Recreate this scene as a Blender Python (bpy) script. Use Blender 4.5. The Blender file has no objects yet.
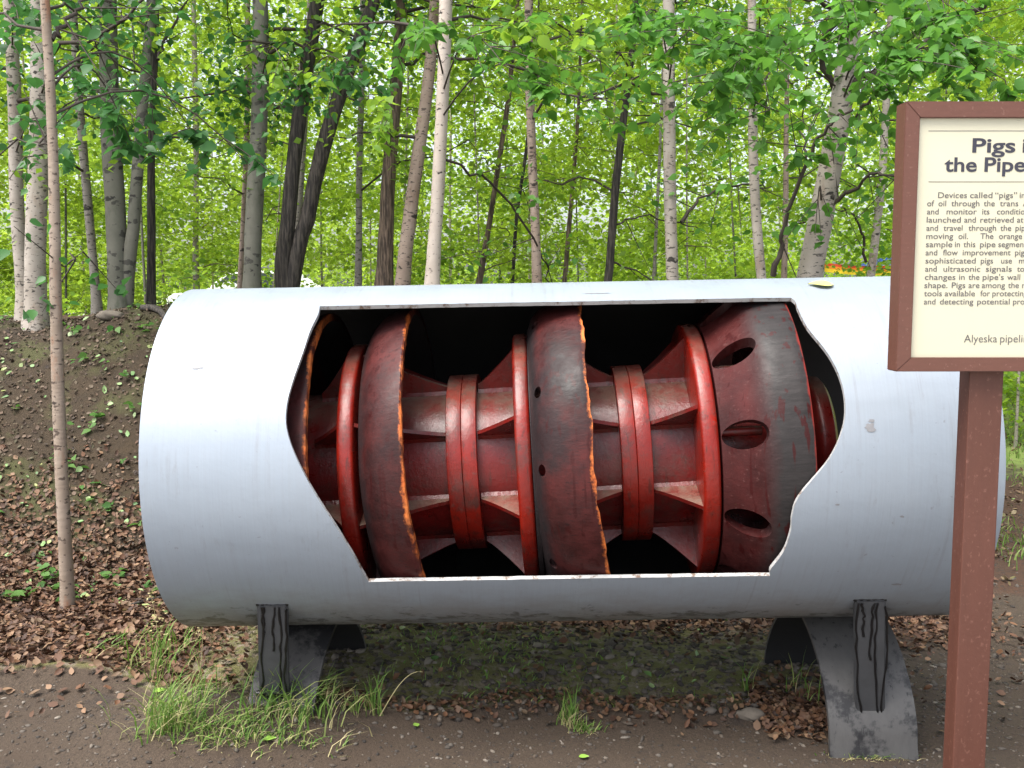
import bpy, bmesh, math, random
import numpy as np
from mathutils import Vector, Matrix, geometry

R = math.radians
SC = bpy.context.scene
COL = SC.collection
rng = np.random.default_rng(11)
random.seed(5)

# ------------------------------------------------------------------ camera, world, sun, exposure
PITCH = R(5.5)
EYE = 1.6
cam_d = bpy.data.cameras.new('camera')
cam_d.sensor_width = 36.0
cam_d.lens = 1000.0 / 1024.0 * 36.0
cam_d.clip_start = 0.05
cam_d.clip_end = 1500
cam = bpy.data.objects.new('camera', cam_d)
cam.location = (0, 0, EYE)
cam.rotation_euler = (R(90) - PITCH, 0, 0)
COL.objects.link(cam)
SC.camera = cam

SUN_EL, SUN_AZ = R(63), R(228)       # azimuth measured clockwise from +Y: behind cloud, high to the left behind the camera
W = bpy.data.worlds.new('World')
SC.world = W
W.use_nodes = True
wn = W.node_tree
bg = wn.nodes['Background']
sky = wn.nodes.new('ShaderNodeTexSky')
sky.sky_type = 'NISHITA'
sky.sun_disc = False
sky.sun_elevation = SUN_EL
sky.sun_rotation = SUN_AZ
sky.air_density = 0.85
sky.dust_density = 4.0
sky.ozone_density = 0.6
cloud = wn.nodes.new('ShaderNodeHueSaturation')      # thin cloud cover: the blue is washed out
cloud.inputs['Saturation'].default_value = 0.45
wn.links.new(sky.outputs[0], cloud.inputs['Color'])
wn.links.new(cloud.outputs[0], bg.inputs[0])
bg.inputs[1].default_value = 0.15

sun_d = bpy.data.lights.new('sun', 'SUN')
sun_d.energy = 2.1
sun_d.angle = R(40)
sun_d.color = (1.0, 0.96, 0.9)
sun = bpy.data.objects.new('sun', sun_d)
sd = Vector((math.sin(SUN_AZ) * math.cos(SUN_EL), math.cos(SUN_AZ) * math.cos(SUN_EL), math.sin(SUN_EL)))
sun.rotation_euler = (-sd).to_track_quat('-Z', 'Y').to_euler()
sun.location = sd * 30
COL.objects.link(sun)

SC.view_settings.view_transform = 'Standard'
SC.view_settings.look = 'None'
SC.view_settings.exposure = 1.38
SC.view_settings.gamma = 1
SC.view_settings.use_curve_mapping = False
SC.render.engine = 'CYCLES'
SC.cycles.max_bounces = 12
SC.cycles.transparent_max_bounces = 4
SC.cycles.diffuse_bounces = 7
SC.cycles.glossy_bounces = 3
SC.cycles.transmission_bounces = 8
SC.cycles.use_denoising = True


def ray(px, py):
    c, s = math.cos(PITCH), math.sin(PITCH)
    u, v = (px - 512) / 1000.0, (384 - py) / 1000.0
    return np.array([u, c + v * s, -s + v * c])


def at(px, py, Y):
    d = ray(px, py)
    return np.array([0, 0, EYE]) + d * (Y / d[1])


# ------------------------------------------------------------------ material helpers
class NT:
    def __init__(self, name):
        self.m = bpy.data.materials.new(name)
        self.m.use_nodes = True
        self.t = self.m.node_tree
        self.b = self.t.nodes['Principled BSDF']
        self.out = self.t.nodes['Material Output']

    def n(self, typ, **kw):
        nd = self.t.nodes.new(typ)
        for k, v in kw.items():
            if k.startswith('i_'):
                key = k[2:]
                key = int(key) if key.isdigit() else key.replace('_', ' ')
                nd.inputs[key].default_value = v
            else:
                setattr(nd, k, v)
        return nd

    def l(self, a, b):
        self.t.links.new(a, b)

    def coord(self, kind='Object', scale=(1, 1, 1), rot=(0, 0, 0)):
        tc = self.n('ShaderNodeTexCoord')
        mp = self.n('ShaderNodeMapping')
        mp.inputs['Scale'].default_value = scale
        mp.inputs['Rotation'].default_value = rot
        self.l(tc.outputs[kind], mp.inputs['Vector'])
        return mp.outputs[0]

    def noise(self, vec, scale, detail=4, rough=.55, dist=0):
        nd = self.n('ShaderNodeTexNoise')
        nd.inputs['Scale'].default_value = scale
        nd.inputs['Detail'].default_value = detail
        nd.inputs['Roughness'].default_value = rough
        nd.inputs['Distortion'].default_value = dist
        if vec is not None:
            self.l(vec, nd.inputs['Vector'])
        return nd.outputs['Fac']

    def ramp(self, fac, stops, interp='LINEAR'):
        nd = self.n('ShaderNodeValToRGB')
        cr = nd.color_ramp
        cr.interpolation = interp
        while len(cr.elements) < len(stops):
            cr.elements.new(.5)
        for e, (p, c) in zip(cr.elements, stops):
            e.position = p
            e.color = (c, c, c, 1) if not hasattr(c, '__len__') else (*c, 1)
        self.l(fac, nd.inputs[0])
        return nd.outputs[0]

    def mix(self, fac, a, b, blend='MIX'):
        nd = self.n('ShaderNodeMix', data_type='RGBA', blend_type=blend)
        for sock, v in ((nd.inputs[0], fac), (nd.inputs[6], a), (nd.inputs[7], b)):
            if hasattr(v, 'is_output') or isinstance(v, bpy.types.NodeSocket):
                self.l(v, sock)
            elif hasattr(v, '__len__'):
                sock.default_value = (*v, 1)
            else:
                sock.default_value = v
        return nd.outputs[2]

    def math(self, op, a, b=0.0, c=None, clamp=False):
        nd = self.n('ShaderNodeMath', operation=op, use_clamp=clamp)
        for i, v in enumerate((a, b) if c is None else (a, b, c)):
            if isinstance(v, bpy.types.NodeSocket):
                self.l(v, nd.inputs[i])
            else:
                nd.inputs[i].default_value = v
        return nd.outputs[0]

    def color(self, v):
        if isinstance(v, bpy.types.NodeSocket):
            self.l(v, self.b.inputs['Base Color'])
        else:
            self.b.inputs['Base Color'].default_value = (*v, 1)

    def rough(self, v):
        if isinstance(v, bpy.types.NodeSocket):
            self.l(v, self.b.inputs['Roughness'])
        else:
            self.b.inputs['Roughness'].default_value = v

    def bump(self, h, strength=.3, dist=.01):
        nd = self.n('ShaderNodeBump')
        nd.inputs['Strength'].default_value = strength
        nd.inputs['Distance'].default_value = dist
        self.l(h, nd.inputs['Height'])
        self.l(nd.outputs[0], self.b.inputs['Normal'])


def simple(name, col, rough=.6, metal=0.0, var=.25, nscale=12, bump=.15):
    k = NT(name)
    v = k.coord()
    f = k.noise(v, nscale, 5)
    k.color(k.mix(f, tuple(c * (1 - var) for c in col), tuple(min(1, c * (1 + var)) for c in col)))
    k.rough(rough)
    k.b.inputs['Metallic'].default_value = metal
    if bump:
        k.bump(k.noise(v, nscale * 5, 4), bump, .004)
    return k.m


def mat_pipe():
    k = NT('aluminium_paint')
    v = k.coord('Object')
    base = k.mix(k.noise(v, 2.5, 5), (.268, .313, .368), (.322, .364, .415))
    # brushed vertical streaks round the shell
    vs = k.coord('Object', (60, 1.2, 1.2))
    st = k.ramp(k.noise(vs, 3, 4), [(.35, .0), (.75, 1)])
    base = k.mix(k.math('MULTIPLY', st, .22), base, (.24, .255, .27))
    scf = k.ramp(k.noise(k.coord('Object', (9, 2.2, 2.2), (.3, .2, .1)), 4, 7, .75), [(.58, 0), (.68, 1)])
    base = k.mix(k.math('MULTIPLY', scf, .35), base, (.22, .228, .235))
    nick = k.ramp(k.noise(v, 38, 3, .6), [(.705, 0), (.73, 1)])
    base = k.mix(k.math('MULTIPLY', nick, .6), base, (.20, .20, .21))
    fine = k.ramp(k.noise(v, 170, 2), [(.45, 0), (.7, 1)])
    base = k.mix(k.math('MULTIPLY', fine, .12), base, (.28, .30, .33))
    run = k.ramp(k.noise(k.coord('Object', (22, .7, .7)), 2.2, 4, .6), [(.56, 0), (.66, 1)])
    run = k.math('MULTIPLY', run, k.ramp(k.noise(v, 3.1, 5, .7), [(.42, 0), (.6, 1)]))
    base = k.mix(k.math('MULTIPLY', run, .30), base, (.19, .185, .175))
    # splashed soil low on the shell, with its own ragged outline
    sep = k.n('ShaderNodeSeparateXYZ')
    tc = k.n('ShaderNodeTexCoord')
    k.l(tc.outputs['Object'], sep.inputs[0])
    low = k.n('ShaderNodeMapRange', i_1=.72, i_2=.42, i_3=0.0, i_4=1.0)
    k.l(sep.outputs[2], low.inputs[0])
    d1 = k.noise(k.coord('Object', (1, 1, 2.2)), 5, 7, .7)
    soil = k.ramp(k.math('MULTIPLY', d1, low.outputs[0]), [(.22, 0), (.62, 1)])
    base = k.mix(k.math('MULTIPLY', soil, .75), base, (.20, .175, .14))
    d2 = k.noise(k.coord('Object', (1, 1, 1.6)), 16, 6, .72)
    spots = k.ramp(k.math('MULTIPLY', d2, k.math('ADD', low.outputs[0], .2)), [(.57, 0), (.66, 1)])
    base = k.mix(k.math('MULTIPLY', spots, .8), base, (.07, .07, .06))
    k.color(base)
    k.b.inputs['Metallic'].default_value = .22
    k.rough(k.ramp(d1, [(.3, .36), (.75, .58)]))
    k.bump(k.math('ADD', k.noise(v, 9, 3), k.math('MULTIPLY', k.noise(v, 90, 3), .12)), .10, .02)
    return k.m


def mat_red(name, a, b, dust=.55):
    k = NT(name)
    v = k.coord()
    base = k.mix(k.ramp(k.noise(v, 5, 6, .6), [(.35, 0), (.7, 1)]), a, b)
    # vertical drips of dark oil
    dv = k.coord('Object', (30, 30, 1.6))
    drip = k.ramp(k.noise(dv, 1.6, 4, .6), [(.57, 0), (.66, 1)])
    base = k.mix(k.math('MULTIPLY', drip, .65), base, (.05, .012, .008))
    grime = k.ramp(k.noise(v, 7, 8, .78), [(.50, 0), (.64, 1)])
    base = k.mix(k.math('MULTIPLY', grime, .7), base, (.055, .030, .024))
    chip = k.ramp(k.noise(v, 45, 4, .7), [(.62, 0), (.67, 1)])
    base = k.mix(k.math('MULTIPLY', chip, .5), base, (.10, .045, .035))
    # settled dust on faces that look up
    g = k.n('ShaderNodeNewGeometry')
    sp = k.n('ShaderNodeSeparateXYZ')
    k.l(g.outputs['Normal'], sp.inputs[0])
    up = k.ramp(sp.outputs[2], [(.62, 0), (.92, 1)])
    dn = k.ramp(k.noise(v, 14, 6, .65), [(.30, .15), (.6, 1)])
    base = k.mix(k.math('MULTIPLY', k.math('MULTIPLY', up, dn), dust), base, (.19, .165, .125))
    k.color(base)
    k.rough(k.ramp(k.noise(v, 22, 4), [(.3, .24), (.7, .44)]))
    k.b.inputs['Specular IOR Level'].default_value = .4
    k.b.inputs['Coat Weight'].default_value = .12
    k.b.inputs['Coat Roughness'].default_value = .25
    k.bump(k.math('ADD', k.noise(v, 60, 5, .7), k.math('MULTIPLY', k.noise(v, 16, 4), 1.2)), .32, .005)
    return k.m


def mat_urethane(name, edge_x, dark=.5, root_x=0.0, edge_band=True):
    """worn maroon polyurethane; an orange worn band next to the lip at local x = edge_x"""
    k = NT(name)
    v = k.coord()
    base = k.mix(k.ramp(k.noise(v, 4.5, 6, .62), [(.32, 0), (.68, 1)]), (.012, .006, .006), (.075, .015, .014))
    sm = k.ramp(k.noise(k.coord('Object', (1, 1, 1)), 2.6, 6, .7), [(.46, 0), (.6, 1)])
    base = k.mix(k.math('MULTIPLY', sm, dark), base, (.012, .011, .012))
    # scuffs running along the axis and drips running round
    sc = k.ramp(k.noise(k.coord('Object', (3, 90, 90)), 1.2, 4, .6), [(.60, 0), (.68, 1)])
    base = k.mix(k.math('MULTIPLY', sc, .45), base, (.02, .012, .012))
    dr = k.ramp(k.noise(k.coord('Object', (42, 42, 1.2)), 1.3, 3, .5), [(.58, 0), (.63, 1)])
    crk = k.ramp(k.noise(k.coord('Object', (9, 60, 60)), 2.2, 5, .75), [(.60, 0), (.645, 1)])
    base = k.mix(k.math('MULTIPLY', crk, .75), base, (.008, .006, .006))
    base = k.mix(k.math('MULTIPLY', dr, .7), base, (.03, .004, .004))
    if edge_band:
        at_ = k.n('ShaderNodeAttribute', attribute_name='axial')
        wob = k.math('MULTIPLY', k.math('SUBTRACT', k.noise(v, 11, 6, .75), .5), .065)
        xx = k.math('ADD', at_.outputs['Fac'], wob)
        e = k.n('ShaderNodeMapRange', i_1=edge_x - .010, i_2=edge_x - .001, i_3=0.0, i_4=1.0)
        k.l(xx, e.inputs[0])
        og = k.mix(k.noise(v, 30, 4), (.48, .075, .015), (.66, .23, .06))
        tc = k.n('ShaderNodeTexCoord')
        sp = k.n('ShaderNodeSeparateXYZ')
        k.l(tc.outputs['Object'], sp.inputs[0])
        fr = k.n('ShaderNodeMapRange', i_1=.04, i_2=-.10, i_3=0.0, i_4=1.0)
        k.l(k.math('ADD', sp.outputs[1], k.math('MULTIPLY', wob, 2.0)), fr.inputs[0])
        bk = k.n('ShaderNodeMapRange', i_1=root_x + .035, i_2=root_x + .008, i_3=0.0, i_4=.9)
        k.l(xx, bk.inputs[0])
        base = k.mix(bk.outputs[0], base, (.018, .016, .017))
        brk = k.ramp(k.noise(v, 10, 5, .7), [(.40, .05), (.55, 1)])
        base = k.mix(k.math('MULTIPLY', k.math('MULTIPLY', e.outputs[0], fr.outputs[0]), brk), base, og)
    k.color(base)
    k.b.inputs['Specular IOR Level'].default_value = .2
    k.rough(k.ramp(k.noise(v, 18, 5), [(.3, .34), (.7, .62)]))
    k.bump(k.math('ADD', k.noise(k.coord('Object', (16, 40, 40)), 2, 5), k.noise(v, 9, 4)), .22, .006)
    return k.m


def mat_bark(name, a, b, mark, patch=None, marks=.62, dash=(23, 23, 62), ridg=False):
    k = NT(name)
    v = k.coord()
    base = k.mix(k.ramp(k.noise(v, 5, 5, .6), [(.3, 0), (.72, 1)]), a, b)
    if patch:
        p = k.ramp(k.noise(k.coord('Object', (2.5, 2.5, 1)), 3.2, 5, .65), [(.55, 0), (.66, 1)])
        base = k.mix(k.math('MULTIPLY', p, .8), base, patch)
    if ridg:
        r = k.ramp(k.noise(k.coord('Object', (40, 40, 4)), 1.6, 5, .6), [(.42, 0), (.6, 1)])
        base = k.mix(r, mark, base)
        k.bump(k.noise(k.coord('Object', (40, 40, 4)), 1.6, 5, .6), .6, .02)
    else:
        d = k.ramp(k.noise(k.coord('Object', dash), 1.1, 3, .55), [(marks, 0), (marks + .035, 1)])
        base = k.mix(k.math('MULTIPLY', d, .85), base, mark)
        kn = k.ramp(k.noise(k.coord('Object', (9, 9, 16)), 1.2, 3, .5), [(.635, 0), (.675, 1)])
        base = k.mix(k.math('MULTIPLY', kn, .95), base, tuple(c * .45 for c in mark))
        k.bump(k.noise(k.coord('Object', (14, 14, 50)), 1.5, 4), .25, .01)
    k.color(base)
    k.rough(.8)
    return k.m


def mat_leaf(name, cols, trans, mixf=.45, rough=.45):
    k = NT(name)
    g = k.n('ShaderNodeNewGeometry')
    r = g.outputs['Random Per Island']
    n = len(cols)
    c = k.ramp(r, [(i / (n - 1), q) for i, q in enumerate(cols)])
    t = k.mix(.25, trans, c)
    k.color(c)
    k.rough(rough)
    k.b.inputs['Specular IOR Level'].default_value = .35
    tr = k.n('ShaderNodeBsdfTranslucent')
    hv = k.n('ShaderNodeHueSaturation')
    k.l(t, hv.inputs['Color'])
    vv = k.ramp(r, [(0, .35), (1, .8)])
    k.l(k.math('ADD', vv, .2), hv.inputs['Value'])
    k.l(hv.outputs[0], tr.inputs[0])
    ms = k.n('ShaderNodeMixShader')
    ms.inputs[0].default_value = mixf
    k.l(k.b.outputs[0], ms.inputs[1])
    k.l(tr.outputs[0], ms.inputs[2])
    k.l(ms.outputs[0], k.out.inputs[0])
    return k.m


def mat_island(name, cols, rough=.75):
    k = NT(name)
    g = k.n('ShaderNodeNewGeometry')
    n = len(cols)
    k.color(k.ramp(g.outputs['Random Per Island'], [(i / (n - 1), q) for i, q in enumerate(cols)]))
    k.rough(rough)
    return k.m


def mat_ground():
    k = NT('forest_ground')
    v = k.coord('Object')

    def att(nm):
        a = k.n('ShaderNodeAttribute', attribute_name=nm)
        return a.outputs['Fac']

    brk = k.noise(v, 5.5, 7, .7)
    fine = k.noise(v, 55, 5, .7)

    def mask(nm, w=.55):
        s = k.math('ADD', att(nm), k.math('MULTIPLY', k.math('SUBTRACT', brk, .5), w * 1.6))
        return k.ramp(s, [(.38, 0), (.62, 1)])

    grit = k.ramp(k.noise(v, 120, 4, .75), [(.3, 0), (.7, 1)])
    dirt = k.mix(grit, (.024, .016, .010), (.086, .060, .040))
    dirt = k.mix(k.ramp(k.noise(v, 3.2, 5, .6), [(.35, 0), (.7, 1)]), dirt, (.050, .033, .021))
    wet = k.ramp(k.noise(v, 9, 6, .7), [(.56, 0), (.64, 1)])
    dirt = k.mix(k.math('MULTIPLY', wet, .55), dirt, (.020, .015, .013))
    col = dirt
    moss = k.mix(fine, (.06, .062, .020), (.17, .155, .055))
    moss = k.mix(k.ramp(k.noise(v, 20, 5, .7), [(.48, 0), (.6, 1)]), moss, (.19, .155, .115))
    col = k.mix(mask('moss'), col, moss)
    lit = k.mix(k.noise(v, 30, 6, .75), (.026, .012, .007), (.10, .045, .022))
    lit = k.mix(k.ramp(k.noise(v, 48, 4, .7), [(.5, 0), (.62, 1)]), lit, (.035, .022, .016))
    col = k.mix(mask('litter'), col, lit)
    soil = k.mix(k.noise(v, 16, 7, .7), (.009, .006, .003), (.058, .036, .016))
    soil = k.mix(k.ramp(k.noise(v, 2.4, 5, .6), [(.5, 0), (.62, 1)]), soil, (.05, .05, .015))
    col = k.mix(mask('soil'), col, soil)
    gr = k.mix(k.noise(v, 8, 6, .7), (.10, .17, .03), (.26, .32, .08))
    col = k.mix(mask('grass'), col, gr)
    k.color(col)
    k.rough(.92)
    h = k.math('ADD', k.math('MULTIPLY', fine, .6), k.math('MULTIPLY', k.noise(v, 150, 4, .7), .4))
    k.bump(h, .7, .02)
    return k.m


# ------------------------------------------------------------------ object helpers
def link(o, parent=None):
    COL.objects.link(o)
    if parent is not None:
        o.parent = parent
    return o


def raw_mesh(name, verts, faces):
    """verts (n,3) array; faces a list of equal-length rows or a list of tuples"""
    me = bpy.data.meshes.new(name)
    if isinstance(faces, np.ndarray):
        verts = np.asarray(verts, dtype=np.float32)
        nf, k = faces.shape
        me.vertices.add(len(verts))
        me.vertices.foreach_set('co', verts.ravel())
        me.loops.add(nf * k)
        me.loops.foreach_set('vertex_index', faces.astype(np.int32).ravel())
        me.polygons.add(nf)
        me.polygons.foreach_set('loop_start', np.arange(0, nf * k, k, dtype=np.int32))
        me.update(calc_edges=True)
        me.validate()
    else:
        me.from_pydata([tuple(map(float, v)) for v in verts], [], [tuple(map(int, f)) for f in faces])
        me.update()
    return me


def put(name, verts, faces, mat, parent=None, smooth=False):
    me = raw_mesh(name, verts, faces)
    o = bpy.data.objects.new(name, me)
    me.materials.append(mat)
    if smooth:
        me.polygons.foreach_set('use_smooth', np.ones(len(me.polygons), dtype=bool))
    return link(o, parent)


def put_bm(name, bm, mat, parent=None, smooth=False, angle=35):
    bmesh.ops.recalc_face_normals(bm, faces=bm.faces)
    me = bpy.data.meshes.new(name)
    if smooth:
        for f in bm.faces:
            f.smooth = True
        for e in bm.edges:
            if len(e.link_faces) == 2 and e.calc_face_angle(0) > R(angle):
                e.smooth = False
    bm.to_mesh(me)
    bm.free()
    for m in (mat if isinstance(mat, (list, tuple)) else [mat]):
        me.materials.append(m)
    o = bpy.data.objects.new(name, me)
    return link(o, parent)


def empty(name, loc=(0, 0, 0), label=None, cat=None, group=None):
    o = bpy.data.objects.new(name, None)
    o.empty_display_size = .1
    o.location = loc
    COL.objects.link(o)
    tag(o, label, cat, group)
    return o


def tag(o, label=None, cat=None, group=None, kind=None):
    if label:
        o['label'] = label
    if cat:
        o['category'] = cat
    if group:
        o['group'] = group
    if kind:
        o['kind'] = kind
    return o


def bm_box(bm, lo, hi, bev=0.0):
    b = bmesh.new()
    bmesh.ops.create_cube(b, size=1)
    for v in b.verts:
        v.co = Vector([lo[i] + (v.co[i] + .5) * (hi[i] - lo[i]) for i in range(3)])
    if bev:
        bmesh.ops.bevel(b, geom=b.edges[:], offset=bev, segments=2, affect='EDGES', profile=.6)
    t = bpy.data.meshes.new('t')
    b.to_mesh(t)
    b.free()
    bm.from_mesh(t)
    bpy.data.meshes.remove(t)


def tube(path, radii, seg=10, wob=0.0, seed=0):
    """a tapered tube along a path, returns verts, quads (with a cap vertex at each end)"""
    path = np.asarray(path, float)
    n = len(path)
    radii = np.broadcast_to(np.asarray(radii, float), (n,)).copy()
    t = np.gradient(path, axis=0)
    t /= np.linalg.norm(t, axis=1)[:, None] + 1e-9
    ref = np.array([1.0, 0, 0]) if abs(t[0][0]) < .8 else np.array([0, 1.0, 0])
    a = np.cross(t, ref)
    a /= np.linalg.norm(a, axis=1)[:, None] + 1e-9
    b = np.cross(t, a)
    th = np.linspace(0, 2 * np.pi, seg, endpoint=False)
    g = np.random.default_rng(seed)
    rr = radii[:, None] * (1 + wob * (g.random((n, seg)) - .5) + wob * .8 * np.sin(th[None] * 2 + g.random() * 6 + np.arange(n)[:, None] * .25))
    V = path[:, None] + rr[..., None] * (np.cos(th)[None, :, None] * a[:, None] + np.sin(th)[None, :, None] * b[:, None])
    V = V.reshape(-1, 3)
    F = []
    i = np.arange(n - 1)[:, None] * seg
    j = np.arange(seg)[None]
    F = np.stack([i + j, i + (j + 1) % seg, i + seg + (j + 1) % seg, i + seg + j], -1).reshape(-1, 4)
    return V, F


def join_tubes(parts):
    vs, fs, o = [], [], 0
    for V, F in parts:
        vs.append(V)
        fs.append(F + o)
        o += len(V)
    return np.concatenate(vs), np.concatenate(fs)


def lathe(profile, seg=96):
    """profile [(x, r)] closed loop around the local X axis"""
    bm = bmesh.new()
    rings = []
    for k in range(seg):
        a = 2 * math.pi * k / seg
        rings.append([bm.verts.new((x, -r * math.cos(a), r * math.sin(a))) for x, r in profile])
    m = len(profile)
    for k in range(seg):
        A, B = rings[k], rings[(k + 1) % seg]
        for i in range(m):
            j = (i + 1) % m
            bm.faces.new((A[i], A[j], B[j], B[i]))
    return bm


def vnoise(x, y, s, seed):
    g = np.random.default_rng(seed)
    out = 0
    for k in range(7):
        a = g.random() * 6.283
        f = s * (0.6 + 1.1 * g.random())
        out = out + np.sin((x * np.cos(a) + y * np.sin(a)) * f + g.random() * 6.283 + 1.3 * np.sin((x * np.sin(a) - y * np.cos(a)) * f * .6))
    return out / 7.0


# ------------------------------------------------------------------ ground
def sm(a, b, v):
    t = np.clip((v - a) / (b - a), 0, 1)
    return t * t * (3 - 2 * t)


def path_edge(x):
    """y of the rear edge of the dark gravel path in front of the pipe"""
    e = 3.42 + .05 * np.sin(x * 3.1) + .04 * np.sin(x * 7.7 + 1)
    e = e + sm(-1.2, -2.0, x) * .22
    e = e + sm(1.35, 1.75, x) * 1.9
    return e


def terrain(x, y):
    x = np.asarray(x, float)
    y = np.asarray(y, float)
    z = .012 * vnoise(x, y, 3.0, 1) + .006 * vnoise(x, y, 11, 2)
    side = sm(1.0, -.6, x)
    z = z + side * .07 * sm(2.6, 3.4, y)
    z = z + .07 * sm(3.3, 3.9, y) * sm(2.0, 1.2, x)
    e = path_edge(x)
    z = z + .03 * np.exp(-((y - e - .08) / .09) ** 2) * sm(1.7, 1.2, x)
    z = z + .11 * np.exp(-(((x + .95) / .45) ** 2 + ((y - 3.30) / .22) ** 2))
    # the cut bank behind and to the left
    toe = 4.75 + .12 * vnoise(x, y, 1.4, 3) + .17 * sm(-1.6, -2.1, x)
    amp = sm(3.2, -.2, x)
    prof = sm(0, 2.15, y - toe)
    bank = amp * (1.34 + .05 * sm(-1.6, -2.4, x) * 0 - .12 * sm(-2.3, -3.2, x)) * prof
    bank = bank + amp * prof * (1 - sm(2.2, 6, y - toe)) * .06 * vnoise(x, y, 4.2, 4)
    bank = bank - amp * .85 * sm(7.6, 20, y)
    z = z + bank
    z = z + .05 * sm(4.3, 8, y) * vnoise(x, y, .8, 5)
    z = z + 0.25 * sm(10, 60, y) * (1 - amp)
    return z


def tz(x, y):
    return float(terrain(np.array([x]), np.array([y]))[0])


def lines(c0, c1, step, far, grow=1.22):
    out = list(np.arange(c0, c1 + 1e-6, step))
    s = step
    v = c1
    while v < far[1]:
        s = min(s * grow, 20)
        v += s
        out.append(v)
    s = step
    v = c0
    while v > far[0]:
        s = min(s * grow, 20)
        v -= s
        out.insert(0, v)
    return np.array(out)


gx = lines(-3.6, 3.4, .045, (-260, 260))
gy = lines(1.6, 7.6, .045, (-160, 420))
GX, GY = np.meshgrid(gx, gy)
GZ = terrain(GX, GY)
nx, ny = len(gx), len(gy)
idx = np.arange(nx * ny).reshape(ny, nx)
gf = np.stack([idx[:-1, :-1], idx[:-1, 1:], idx[1:, 1:], idx[1:, :-1]], -1).reshape(-1, 4)
ground = put('ground', np.stack([GX, GY, GZ], -1).reshape(-1, 3), gf, mat_ground(), smooth=True)
tag(ground, kind='structure')
fx, fy = GX.ravel(), GY.ravel()
pe = path_edge(fx)
toe_ = 4.85
m_moss = sm(pe - .02, pe + .18, fy) * sm(4.7, 4.2, fy) * sm(2.2, 1.4, fx)
m_litter = np.maximum(sm(4.15, 4.6, fy) * sm(-1.8, -1.0, fx), sm(pe - .05, pe + .3, fy) * sm(-1.0, -1.5, fx)) * sm(3.0, 1.4, fx)
m_litter = np.maximum(m_litter, sm(4.7, 5.5, fy) * sm(9.5, 7, fy) * sm(1.5, 2.0, fx))
m_litter = np.maximum(m_litter, sm(8, 9, fy) * sm(3, 1, fx) * sm(24, 16, fy) * .8)
m_soil = sm(4.9, 5.5, fy) * sm(8.5, 7, fy) * sm(2.5, .8, fx)
m_grass = np.maximum(sm(6.5, 11, fy) * sm(1.6, 3.0, fx), sm(18, 26, fy))
for nm, arr in (('moss', m_moss), ('litter', m_litter), ('soil', m_soil), ('grass', m_grass)):
    a = ground.data.attributes.new(nm, 'FLOAT', 'POINT')
    a.data.foreach_set('value', arr.astype(np.float32))

# pale gravel car park beyond the trees on the left
lx = np.linspace(-30, -2.5, 40)
ly = np.linspace(20, 46, 30)
LX, LY = np.meshgrid(lx, ly)
LX = LX + .5 * np.sin(LY * .4)
LZ = terrain(LX, LY) + .05
li = np.arange(LX.size).reshape(LX.shape)
lf = np.stack([li[:-1, :-1], li[:-1, 1:], li[1:, 1:], li[1:, :-1]], -1).reshape(-1, 4)
lot = put('gravel_sheet', np.stack([LX, LY, LZ], -1).reshape(-1, 3), lf, simple('pale_gravel', (.42, .41, .39), .9, 0, .2, 6), smooth=True)
tag(lot, kind='structure')

# unseen pale gravel behind the camera, added to bounce light onto the lower pipe
lx = np.concatenate([np.linspace(-45, -6, 30), np.linspace(-5.5, 5.5, 60), np.linspace(6, 45, 30)])
ly = np.linspace(-28, 1.55, 120)
LX, LY = np.meshgrid(lx, ly)
LY = LY - .12 * (1 + np.sin(LX * 1.7)) * sm(-1, 1.55, LY)
LZ = terrain(LX, LY) + .012
li = np.arange(LX.size).reshape(LX.shape)
lf = np.stack([li[:-1, :-1], li[:-1, 1:], li[1:, 1:], li[1:, :-1]], -1).reshape(-1, 4)
tag(put('gravel_sheet', np.stack([LX, LY, LZ], -1).reshape(-1, 3), lf, simple('pale_bounce_gravel', (.36, .35, .33), .9, 0, .25, 8, .4), smooth=True), kind='structure')

# ------------------------------------------------------------------ the pipe
D_AX, H_AX = 3.62411, EYE - .59439
YAW, SLOPE = -.0096341, .0186682
RO, RI = .61, .596
PC = np.array([0, D_AX, H_AX])


def axes(yaw, sl):
    ax = np.array([math.cos(yaw) * math.cos(sl), math.sin(yaw) * math.cos(sl), math.sin(sl)])
    e1 = np.array([-math.sin(yaw), math.cos(yaw), 0])
    return ax, e1, np.cross(ax, e1)


AX, E1, E2 = axes(YAW, SLOPE)


def catmull(pts, n=8):
    pts = np.array(pts, float)
    P = np.vstack([2 * pts[0] - pts[1], pts, 2 * pts[-1] - pts[-2]])
    out = []
    for i in range(1, len(P) - 2):
        for k in range(n):
            t = k / n
            p0, p1, p2, p3 = P[i - 1:i + 3]
            out.append(.5 * ((2 * p1) + (-p0 + p2) * t + (2 * p0 - 5 * p1 + 4 * p2 - p3) * t * t + (-p0 + 3 * p1 - 3 * p2 + p3) * t ** 3))
    out.append(P[-2])
    return np.array(out)


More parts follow.
